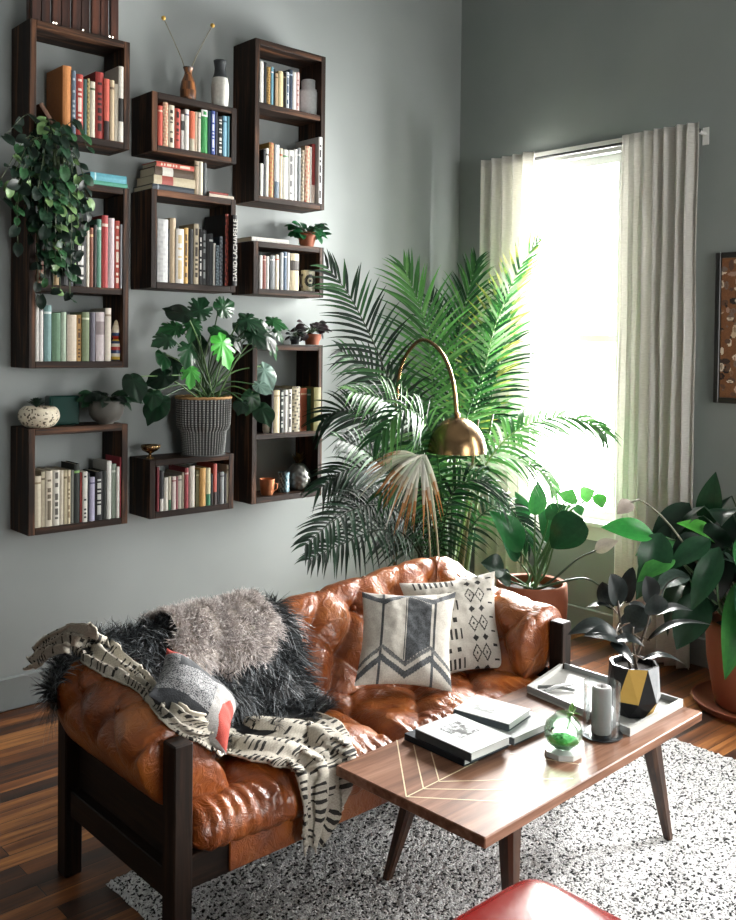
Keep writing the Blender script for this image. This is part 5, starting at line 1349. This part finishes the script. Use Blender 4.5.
for i_, (b, t, w, dz, nr, sh) in enumerate([((402, 418), (376, 328), .085, -.02, None, 'oval'), ((420, 412), (440, 308), .06, .02, (-.9, -.1, .3), 'oval'), ((494, 412), (476, 334), .08, .04, None, 'oval'), ((500, 446), (504, 386), .085, -.03, None, 'oval'),
        ((506, 446), (612, 434), .065, 0, (0, -.2, 1), 'lance'), ((520, 402), (590, 332), .04, .06, (.3, -.3, .8), 'lance'), ((478, 522), (668, 474), .05, -.06, (0, -.1, 1), 'lance'), ((396, 496), (252, 502), .085, -.08, (-.2, -.3, 1), 'lance'),
        ((392, 436), (304, 424), .04, .03, (0, -.1, 1), 'lance'), ((414, 528), (298, 506), .085, -.12, (-.1, -.4, 1), 'lance'), ((384, 518), (474, 538), .065, -.14, (.1, -.4, 1), 'lance'), ((430, 470), (470, 424), .085, -.02, None, 'oval'),
        ((436, 502), (436, 424), .13, .02, None, 'oval'), ((466, 574), (584, 584), .045, -.1, (.1, -.2, 1), 'lance'), ((372, 525), (442, 590), .05, -.14, (-.3, -.4, 1), 'lance'), ((372, 420), (352, 350), .06, .06, (-.8, -.3, .3), 'oval'), ((470, 470), (430, 410), .08, .06, None, 'oval')]):
    bb, tt = at(*Zs(*b), D=DK+dz), at(*Zs(*t), D=DK+dz-.02); m = MB()
    leaf_blade(m, bb, tt, w, nr or ((EYE-bb).normalized()+Vector((.5, 0, .3))), *RB[i_ % 4], sh, .16 if sh == 'lance' else .05, .15); m.build('leaf', M_RUB, rub, smooth=True)
    near = min((q for s_ in (st1, st2) for q in spline(s_, 20)), key=lambda q: (q-bb).length)
    m = MB(); stalk(m, [near, near.lerp(bb, .5)+Vector((0, 0, .004)), bb+(tt-bb)*.05], .003, .002, '#6a5f50', 8, 6); m.build('leaf_stalk', M_STALK, rub, smooth=True)

# ------------------------------------------------------------------ monstera in the woven basket
bx, by, bz = at(199, 450, Y=4.035).x, 3.995, 1.094
mon = thing('monstera', (bx, by, bz), 'large monstera with split leaves growing in the woven grey basket', 'plant')
M_BASK = painted('woven_wicker', .75, .3, 200)
bas = thing('basket', (bx, by, bz), 'two-tier grey woven wicker basket with a tan rim on the low middle box', 'basket')
def weave(prof, r0, z0, z1):
    m = MB(); NZ, NA = 44, 264; rows = []; rn = random.Random(3)
    for i in range(NZ+1):
        f = i/NZ; r = prof(f)
        rows.append([Vector((bx+math.cos(a)*rr, by+math.sin(a)*rr, z0+(z1-z0)*f)) for a, rr in [(2*PI*k/NA, r+.0032*math.cos(44*2*PI*k/NA)+.0008*math.cos(PI*i)) for k in range(NA)]])
    m.grid(rows, closev=True, flip=True, cf=lambda i, j: varc(hexc('#8b8d8a') if j % 6 in (0, 5, 1) and i % 3 else hexc('#3a3d3d'), .22, rn)); return m
w1 = weave(lambda f: .100+.012*f, 0, bz+.0008, bz+.128); w1.build('lower_tier', M_BASK, bas, smooth=True)
w2 = weave(lambda f: .108+.022*min(1, f*5)**.5+.004*f, 0, bz+.12, bz+.285); w2.build('upper_tier', M_BASK, bas, smooth=True)
m = MB(); m.lathe([(0, .002), (.111, .002), (.111, .006), (0, .006)], (bx, by, bz), 40, c=hexc('#4a4d4d')); m.build('basket_floor', M_BASK, bas)
m = MB(); m.col = hexc('#b08a5a'); m.tube([Vector((bx+.135*math.cos(2*PI*k/60), by+.135*math.sin(2*PI*k/60), bz+.286+.0015*math.sin(k*2.1))) for k in range(61)], .007, 8, cap=False); m.build('rim', M_BASK, bas, smooth=True)
m = MB(); m.lathe([(.13, .262), (.06, .27), (0, .272)], (bx, by, bz), 30); m.build('soil', M_SOIL, mon)
monstera_slot = None
def monstera_leaf(m, c, tipdir, nrm, R, c1, c2, split=True, seed=0):
    """heart-shaped blade with slits; c = where the stalk joins"""
    rn = random.Random(seed); nrm = Vector(nrm).normalized(); t = Vector(tipdir); t = (t-nrm*t.dot(nrm)).normalized(); s = t.cross(nrm); c1, c2 = hexc(c1), hexc(c2)
    N = 72; pr = []; cen = []
    for k in range(N):
        a = 2*PI*k/N-PI
        r = R*(.62+.38*math.cos(a))*1.0 if False else R*(.78+.22*math.cos(a)+.1*math.cos(2*a))*(1-.32*math.exp(-((abs(a)-PI)/.33)**2))
        if abs(a) < .22: r *= 1+.22*(1-abs(a)/.22)
        if split:
            b = abs(a)
            for q in (.55, .95, 1.35, 1.8):
                dd = abs(b-q-.06*math.sin(seed+q*9))
                if dd < .075: r *= .64+.16*rn.random()
        x, y = r*math.cos(a)+.32*R, r*math.sin(a)
        h = -.22*abs(y)**1.5/R**.5*.9-.28*max(0, x-.3*R)**2/R+.04*R*math.sin(5*a+seed)
        pr.append(c+t*x+s*y+nrm*h)
    mid = c+t*.32*R+nrm*.02*R
    k0 = m.vert(mid); ks = [m.vert(p) for p in pr]; km = [m.vert(mid.lerp(p, .5)+nrm*.03*R) for p in pr]
    for k in range(N):
        q = (k+1) % N; cc = mixc(c1, c2, .5+.5*math.sin(k*.9+seed)*.5)
        m.face((k0, km[k], km[q]), cc); m.face((km[k], ks[k], ks[q], km[q]), cc)
mr = random.Random(12)
GRN = [('#0c2014', '#173a22'), ('#112c1a', '#214d2b'), ('#091810', '#122a1a'), ('#16381f', '#2a5d33')]
Zm5 = lambda x, y: (120+x/3.345, 180+y/3.345)
soilp = Vector((bx, by, bz+.27))
def monleaf(px, py, R, dx, dy, col=None, Y=None, split=True, nr=None):
    i = monleaf.k; monleaf.k += 1
    Yv = Y if Y is not None else 3.93+mr.uniform(-.13, .08)
    R *= 1.42; c = at(*Zm5(px-dx*R*420, py-dy*R*420), Y=Yv)
    tip = RT*dx-UP*dy; n = nr or ((EYE-c).normalized()*.8+Vector((.35, -.1, .55))+Vector((mr.gauss(0, .25), mr.gauss(0, .25), mr.gauss(0, .2))))
    m = MB(); monstera_leaf(m, c, tip+Vector((0, -.2, -.1)), n, R, *(col or GRN[i % 4]), split and i % 3 != 2, i*1.7); o = m.build('leaf', M_LEAFG, mon, smooth=True)
    m = MB(); b = soilp+Vector((mr.uniform(-.05, .05), mr.uniform(-.05, .03), 0)); mid = b.lerp(c, .5)+Vector((0, 0, .05)); stalk(m, [b, mid, c], .005, .003, ['#3d5f34', '#2a4726', '#587a44'][i % 3], 14, 6); m.build('stem', M_STALK, mon, smooth=True)
monleaf.k = 0
BR = ('#3a9a34', '#55b548')
for a in [(270, 420, .062, .3, -.9), (350, 418, .058, .6, -.5), (208, 440, .055, -.6, -.5), (178, 500, .052, -.8, .2), (148, 545, .05, -.8, .5), (128, 600, .045, -.6, .8), (168, 628, .055, -.4, .8), (240, 480, .05, -.2, .4),
          (262, 548, .052, .1, .6), (215, 575, .055, -.4, .7), (350, 552, .068, .5, .6, BR), (320, 500, .05, .3, .2), (435, 455, .06, .8, -.2), (470, 490, .065, .7, .3), (500, 520, .055, .8, .4), (525, 545, .05, .8, .5), (450, 520, .05, .5, .5),
          (490, 650, .058, .5, .8, ('#3f5a50', '#8aa59a')), (230, 650, .05, -.2, .8, ('#3a8a3a', '#5aa850')), (520, 460, .05, .8, -.3), (400, 490, .045, .3, .4), (540, 500, .04, .9, .0)]:  # the pale grey-green pair paints a reflection into that leaf's colour
    monleaf(*a)
for (x, y), R, dx, dy, c in (((262, 414), .055, .3, .9, GRN[0]), ((250, 398), .05, -.3, .6, GRN[1]), ((262, 385), .04, .9, .1, ('#3f5a50', '#7f9a8e')), ((157, 405), .06, -.5, .7, GRN[0]), ((163, 376), .05, -.7, .1, GRN[2]), ((240, 405), .04, -.4, .6, GRN[2]), ((236, 340), .04, .5, .6, GRN[2]), ((133, 384), .055, .2, .8, GRN[2]), ((152, 398), .045, -.2, .9, GRN[0])):
    monleaf((x-120)*3.345, (y-180)*3.345, R, dx, dy, c, Y=3.86, split=False)

# ------------------------------------------------------------------ small plants on the boxes
def bushy(root_o, c, n, rx, ry, rz, Lr, wr, cols, shape='lance', seed=0, mat=None, hang=0, name='leaf', stalkc='#33452a'):
    rn = random.Random(seed); base = Vector(c)
    for k in range(n):
        a = rn.uniform(0, 2*PI); e = rn.uniform(-.2, 1.0); d = Vector((math.cos(a)*rx, math.sin(a)*ry, e*rz)); b = base+d*rn.uniform(.35, .8)
        L = rn.uniform(*Lr); dr = Vector((d.x, d.y, 0)).normalized()*.8+Vector((rn.gauss(0, .3), rn.gauss(0, .3)-.2, rn.uniform(-.6, .4)-hang)); t = b+dr.normalized()*L
        b.y = min(b.y, WY-.03); t.y = min(t.y, WY-.02)
        m = MB(); leaf_blade(m, b, t, rn.uniform(*wr), (Vector((0, -.6, .7))+d*.5), *cols[k % len(cols)], shape, .12, .2, 8, 4); o = m.build(name, mat or M_LEAF, root_o, smooth=True)
        m = MB(); stalk(m, [base, base.lerp(b, .5)+Vector((0, 0, .01)), b], .0022, .0014, stalkc, 6, 5); m.build('stem', M_STALK, root_o, smooth=True)
# terracotta pot on the low right box
X = at(307, 243, Y=4.03).x
t = potted((X, 4.03, 2.1755), .048, .085, 'small leafy green plant in a terracotta pot on the right column box', 'potted_plant', 'plant')
bushy(t, (X, 4.03, 2.25), 54, .1, .06, .075, (.045, .075), (.032, .05), [('#1d5a34', '#3a8a50'), ('#174a2a', '#2c7040'), ('#123a22', '#225a34')], 'oval', 4, hang=.1)
# dark red leaved plant on the bottom right box
X = at(312, 341, Y=4.02).x
t = potted((X, 4.02, 1.6455), .05, .06, 'small dark burgundy-leaved plant in a shallow terracotta pot on the bottom right box', 'potted_plant', 'plant')
bushy(t, (X, 4.02, 1.71), 30, .085, .06, .08, (.05, .08), (.03, .045), [('#20161a', '#3a2630'), ('#181415', '#33262a'), ('#2b1d20', '#47343a')], 'oval', 6, hang=.05)
X = at(295, 343, Y=4.0).x
t = potted((X, 4.0, 1.6455), .03, .045, 'tiny dark plant in a small pot left of the burgundy-leaved one', 'potted_plant', 'plant', mat=M_DARKC)
bushy(t, (X, 4.0, 1.69), 16, .04, .04, .07, (.03, .05), (.016, .024), [('#121815', '#232d28'), ('#1a2220', '#2f3935')], 'oval', 9)
# speckled bowl with a succulent
X = at(39, 415, Y=4.0).x
t = thing('succulent_bowl', (X, 4.0, 1.272), 'cream bowl with dark speckles holding a dark rosette succulent', 'plant')
sr = random.Random(8); m = MB()
m.lathe([(0, .0008), (.05, .0008), (.068, .012), (.084, .035), (.087, .055), (.08, .078), (.066, .09), (.058, .09), (.058, .075), (0, .075)], (X, 4.0, 1.272), 56, cf=lambda i, j: hexc('#4a3c2a') if sr.random() < .13 else hexc('#8a7a5c') if sr.random() < .12 else varc(hexc('#cfc6b0'), .06, sr)); 
# finer speckle rows
m2 = MB(); pr_ = spline([Vector(p+(0,)) for p in [(.05, .0008), (.068, .012), (.084, .035), (.087, .055), (.08, .078), (.066, .09), (.058, .09), (.058, .076)]], 26)
blot = [(sr.uniform(0, 2*PI), sr.uniform(.0, 1), sr.uniform(.03, .075)) for _ in range(260)]
def spk(i, j):
    a = 2*PI*(j+.5)/110; v = i/25
    for b, w, r in blot:
        da = (a-b+PI) % (2*PI)-PI
        if (da*.9)**2+((v-w)*1.3)**2 < r*r*.6: return hexc('#4d4231')
    return varc(hexc('#cdc4ae'), .06, sr)
m2.lathe([(0, .0008)]+[(p.x, p.y) for p in pr_]+[(0, .076)], (X, 4.0, 1.272), 110, cf=spk); m2.build('bowl', M_CERM, t, smooth=True)
for k in range(24):
    a = k*2.4; e = .15+.85*k/24; L = .05*(1.15-.5*e); d = Vector((math.cos(a)*(1.1-e), math.sin(a)*(1.1-e), .35+e)).normalized(); b = Vector((X-.012, 4.0, 1.272+.085+.012*e)); mm = MB()
    leaf_blade(mm, b, b+d*L, .022, Vector((0, 0, 1))-d*.3, '#14241d', '#263a30', 'oval', .02, .35, 7, 4); mm.build('leaf', M_LEAF, t, smooth=True)
# grey round pot with dark leaves
X = at(106, 410, Y=3.99).x
t = thing('potted_plant', (X, 3.99, 1.272), 'dark trailing plant in a round matt grey bowl pot on the lowest left box', 'plant')
M_GREYP = plain('matt_grey_pot', '#55544f', .7, .2, 50)
m = MB(); m.lathe([(0, .001), (.034, .001), (.036, .008), (.058, .02), (.075, .045), (.08, .07), (.077, .095), (.07, .108), (.064, .108), (.066, .09), (0, .085)], (X, 3.99, 1.272), 40); m.build('pot', M_GREYP, t, smooth=True, angle=60)
m = MB(); m.lathe([(.068, .085), (.03, .092), (0, .093)], (X, 3.99, 1.272), 20); m.build('soil', M_SOIL, t)
bushy(t, (X+.02, 4.0, 1.375), 40, .1, .07, .05, (.05, .09), (.035, .055), [('#132219', '#24382a'), ('#0f1b15', '#1e3026'), ('#1c3a26', '#31563a')], 'heart', 14, hang=.1)
# trailing pothos
X = at(50, 178, Y=4.0).x
t = thing('trailing_plant', (X, 4.0, 2.355), 'dense trailing dark green plant spilling over the two-tier left box', 'plant')
m = MB(); m.lathe([(0, .001), (.05, .001), (.062, .05), (.068, .1), (.062, .1), (.058, .09), (0, .088)], (X, 4.0, 2.355), 28); m.build('pot', M_DARKC, t, smooth=True)
pr2 = random.Random(17); PC = [('#0f2018', '#1d3627'), ('#15301f', '#2b5236'), ('#0b1812', '#172c20'), ('#254a2c', '#46764a'), ('#5a7a4a', '#8aa870')]
leaves_ = []
for k in range(66):
    a = pr2.uniform(0, 2*PI); px = pr2.choice([pr2.uniform(-4, 88), pr2.gauss(38, 24)]); py = pr2.choice([pr2.uniform(135, 200), pr2.uniform(180, 255), pr2.uniform(200, 300)])
    if py > 225: px = pr2.gauss(52, 14)
    px = max(-6, min(88, px)); yy = pr2.uniform(3.82, 3.95)
    e = at(px, py, Y=yy); s0 = Vector((X, 4.0, 2.46)); mid = s0.lerp(e, .5)+Vector((0, -.03, .13 if py < 230 else .1))
    pts = spline([s0, mid, e], 18) if py < 215 else spline([s0, Vector((s0.x*.4+e.x*.6, 3.9, 2.47)), Vector((e.x, min(3.91, yy), (2.4+e.z)/2)), e], 18)
    m = MB(); stalk(m, pts, .002, .0014, '#3a4a2c', 18, 5); m.build('vine', M_STALK, t, smooth=True)
    nlf = 5 if py < 215 else 8
    for q in range(nlf):
        p = pts[int(17*(.4+.6*(q+.9)/nlf))] if q < nlf-1 else pts[-1]; L = pr2.uniform(.036, .062); d = Vector((pr2.gauss(0, .6), pr2.gauss(-.3, .4), -.75+pr2.gauss(0, .3))).normalized()
        leaves_.append((p, p+d*L, L*pr2.uniform(.7, .9), Vector((pr2.gauss(.2, .3), -1, pr2.gauss(.5, .3))), *PC[min(4, int(pr2.random()**1.5*5))], 'heart', .1, .16, 9, 4))
leaves_.sort(key=lambda l: l[0].y)
rest_ = MB()
for i_, l_ in enumerate(leaves_):
    m = MB() if i_ < 100 else rest_
    leaf_blade(m, *l_)
    if i_ < 100: m.build('leaf', M_LEAF, t, smooth=True)
o = rest_.build('foliage', M_LEAF, t, smooth=True); o['kind'] = 'stuff'
# ================================================================== lamp, curtains, picture
lx = at(457, 440, Y=2.98); lb_ = at(397, 402, Y=3.42); lamp = thing('arc_floor_lamp', (lb_.x, 3.42, 0), 'brass arc floor lamp with a dome shade reaching out of the palm', 'floor lamp')
m = MB(); m.lathe([(0, .001), (.14, .001), (.145, .008), (.145, .03), (.14, .036), (0, .04)], (lb_.x, 3.42, 0), 40); m.build('base', M_BRASS, lamp, smooth=True, angle=40)
arc = [Vector((lb_.x, 3.42, .036)), Vector((lb_.x, 3.42, .7)), at(397, 402, Y=3.42), at(403, 362, Y=3.38), at(421, 340, Y=3.24), at(441, 352, Y=3.08), at(453, 382, Y=2.98), at(456.5, 418, Y=2.98)]
m = MB(); m.tube(spline(arc, 90), .0095, 12); m.build('pole', M_BRASS, lamp, smooth=True)
R_ = 29.5/935*((lx-EYE).dot(fw)); ztop = at(457, 417, Y=2.98).z; hd = R_*1.2
m = MB(); prof = [(.0, 0), (.018, -.001)]+[(R_*math.sin(PI/2*k/20), -hd*(1-math.cos(PI/2*k/20))) for k in range(3, 21)]+[(R_*.985, -hd)]+[(R_*.97*math.sin(PI/2*k/20), -hd+(hd*.97)*math.cos(PI/2*k/20)) for k in range(19, 0, -1)]+[(0, -.03*hd)]
m.lathe(prof, (lx.x, lx.y, ztop), 48); m.build('lamp_shade', M_BRASS, lamp, smooth=True, angle=60)
m = MB(); m.lathe([(.012, -.01), (.012, .018), (.008, .022), (0, .022)], (lx.x, lx.y, ztop), 16); m.build('collar', M_BRASS, lamp, smooth=True)
M_BULBOFF = plain('frosted_bulb', '#d8d4c8', .3)
m = MB(); m.lathe([(0, -.12), (.025, -.108), (.03, -.085), (.022, -.06), (.013, -.035), (0, -.03)], (lx.x, lx.y, ztop), 20); m.build('bulb', M_BULBOFF, lamp, smooth=True)

def m_curtain():
    g = NT('unbleached_linen')
    tc = g.obj()
    w = g.n('TexWave', {'bands_direction': 'Z'}, Vector=tc, Scale=160.0, Distortion=2.0, Detail=1.0)
    n = g.n('TexNoise', Vector=g.n('Mapping', Vector=tc, Scale=(40, 40, 300)).outputs[0], Scale=1.0, Detail=3.0)
    c = g.ramp(n.outputs[0], [(.3, '#d0cfc8'), (.7, '#e2e1db')])
    b = g.pbr(c.outputs[0], .9, g.bump(n.outputs[0], .15, .002))
    tr = g.n('BsdfTranslucent', Color=c.outputs[0])
    return g.done(g.n('MixShader', _0=.3, _1=b.outputs[0], _2=tr.outputs[0]))
M_CURT = m_curtain(); M_ROD = plain('dark_metal_rod', '#4a4c4c', .35, 0, 60, Metallic=.8)
XR = WX-.085
rodl, rodr = at(486, 166, X=XR), at(694, 130, X=XR)
ZR = (at(534, 158, X=XR).z+at(640, 142, X=XR).z)/2
rod = thing('curtain_rod', (WX, (rodl.y+rodr.y)/2, ZR), 'slim metal curtain rod on brackets above the window', 'curtain rod')
m = MB(); m.tube([(XR, rodl.y+.02, ZR), (XR, rodr.y-.03, ZR)], .009, 12); m.build('rod', M_ROD, rod, smooth=True)
for y in (rodl.y+.01, rodr.y-.022):
    m = MB(); m.box((XR-.006, y-.006, ZR-.012), (WX-.001, y+.006, ZR+.004)); m.box((WX-.006, y-.018, ZR-.06), (WX-.001, y+.018, ZR+.03), bevel=.002); m.build('bracket', M_WHITE, rod)
    m = MB(); m.lathe([(0, -.012), (.012, -.01), (.016, 0), (.012, .01), (0, .012)], (XR, y, ZR), 14); m.build('finial', M_ROD, rod, smooth=True)
def curtain(y0, y1, label, folds, seed, amp=.035, flat=False):
    rn = random.Random(seed); NU, NZ = folds*14, 46; rows = []; ph = [rn.uniform(-.5, .5) for _ in range(folds+2)]
    zt = ZR+.03
    for i in range(NZ+1):
        f = i/NZ; z = zt-(zt-.012)*f; r = []
        for j in range(NU+1):
            u = j/NU; k = u*folds; w = math.sin(2*PI*k+ph[int(k)]*.6*f)
            sh = .012*noise.noise(Vector((u*6, z*1.2, seed)))
            y = y0+(y1-y0)*u+.008*math.sin(4*PI*k)*(.6+.4*f)+sh
            a = amp*(.8+.35*f*noise.noise(Vector((k*1.3, 2.0, seed)))+.2*f)*(1-.85*sstep(.64, .74, u) if flat else 1)
            r.append(Vector((XR-.055+a*w*(1 if f > .02 else .9)+.01*noise.noise(Vector((k, z*2, seed+5))), y, z)))
        rows.append(r)
    m = MB(); m.grid(rows); o = m.build('curtain', M_CURT, None, loc=(XR, (y0+y1)/2, .012), smooth=True)
    md = o.modifiers.new('thickness', 'SOLIDIFY'); md.thickness = .003
    tag(o, label, 'curtain'); return o
curtain(at(534, 160, X=XR-.055).y, at(482, 166, X=XR-.055).y, 'off-white linen curtain panel left of the window, behind the palm', 5, 3)
curtain(at(699, 130, X=XR-.055).y, at(622, 146, X=XR-.055).y, 'off-white linen curtain panel right of the window, beside the framed picture', 7, 5, flat=True)

# framed collage picture
py1 = at(716, 253, X=WX-.03).y; pz1, pz0 = at(716, 253, X=WX-.03).z, at(714.5, 402.5, X=WX-.03).z; py0 = py1-.55
pic = thing('framed_picture', (WX-.015, (py0+py1)/2, pz0), 'black framed brown picture covered in shell shapes at the right edge', 'picture')
M_BLK = plain('black_frame_paint', '#141312', .35)
for a, b, c, d in ((py1-.028, py1, pz0, pz1), (py0, py0+.028, pz0, pz1), (py0+.028, py1-.028, pz1-.028, pz1), (py0+.028, py1-.028, pz0, pz0+.028)):
    m = MB(); m.box((WX-.035, a, c), (WX-.001, b, d), bevel=.003); m.build('frame_side', M_BLK, pic)
M_COLL = painted('brown_collage', .7, .3, 60)
m = MB(); n1_, n2_ = 110, 150; rn = random.Random(44); blobs = []
for _ in range(300):
    blobs.append((rn.random(), rn.random(), rn.uniform(.012, .04), rn.choice(['#cbb79a', '#8d6a50', '#e0d3bd', '#3a2c26', '#a98a78', '#5c4438', '#d9b7a0', '#1f1a18', '#7a6a60']), rn.uniform(.6, 1.6), rn.random()))
def coll(i, j):
    u, v = (i+.5)/n1_, (j+.5)/n2_; c = None
    for bu, bv, r, h, asp, q in blobs:
        d = math.hypot((u-bu)*asp, (v-bv)*1.4/asp)
        if d < r: c = hexc(h) if (q < .45 or d > r*.55) else mixc(hexc(h), hexc('#6a452d'), .6)
    return c or varc(hexc('#7d5232'), .12, rn)
m.grid([[(WX-.02, py0+.028+(py1-py0-.056)*i/n1_, pz0+.028+(pz1-pz0-.056)*j/n2_) for j in range(n2_+1)] for i in range(n1_+1)], cf=coll)
m.box((WX-.019, py0+.02, pz0+.02), (WX-.004, py1-.02, pz1-.02), c=hexc('#3a2a20'))
m.build('picture_sheet', M_COLL, pic)

# ================================================================== daylight
w = bpy.data.worlds.new('daylight'); sc.world = w; w.use_nodes = True
bg = w.node_tree.nodes['Background']; bg.inputs[0].default_value = (1.0, .99, .97, 1); bg.inputs[1].default_value = 12.0
def window_light(y0, y1, power, name, wall='x'):
    l = bpy.data.lights.new(name, 'AREA'); l.shape = 'RECTANGLE'; l.size = WZ1-WZ0-.1; l.size_y = y1-y0-.06; l.energy = power; l.color = (1.0, .985, .96)
    o = bpy.data.objects.new(name, l); COL.objects.link(o); o.location = (WX+.19, (y0+y1)/2, (WZ0+WZ1)/2); o.rotation_euler = (0, PI/2, 0)
    if wall == 'y': o.location = ((y0+y1)/2, YB-.2, (WZ0+WZ1)/2); o.rotation_euler = (0, PI/2, -PI/2)
    return o
window_light(*WIN[0], 780, 'daylight_window')
window_light(*WIN[1], 370, 'daylight_second_window')
window_light(*FILL_WIN, 40, 'fill_light_added_window', 'y')  # weak fill light through the added window
sc.cycles.use_denoising = True
sc.cycles.max_bounces = 10; sc.cycles.transparent_max_bounces = 24
sc.cycles.sample_clamp_indirect = 8
sc.view_settings.view_transform = 'Standard'; sc.view_settings.look = 'None'; sc.view_settings.gamma = 1; sc.view_settings.use_curve_mapping = False
sc.view_settings.exposure = -0.1
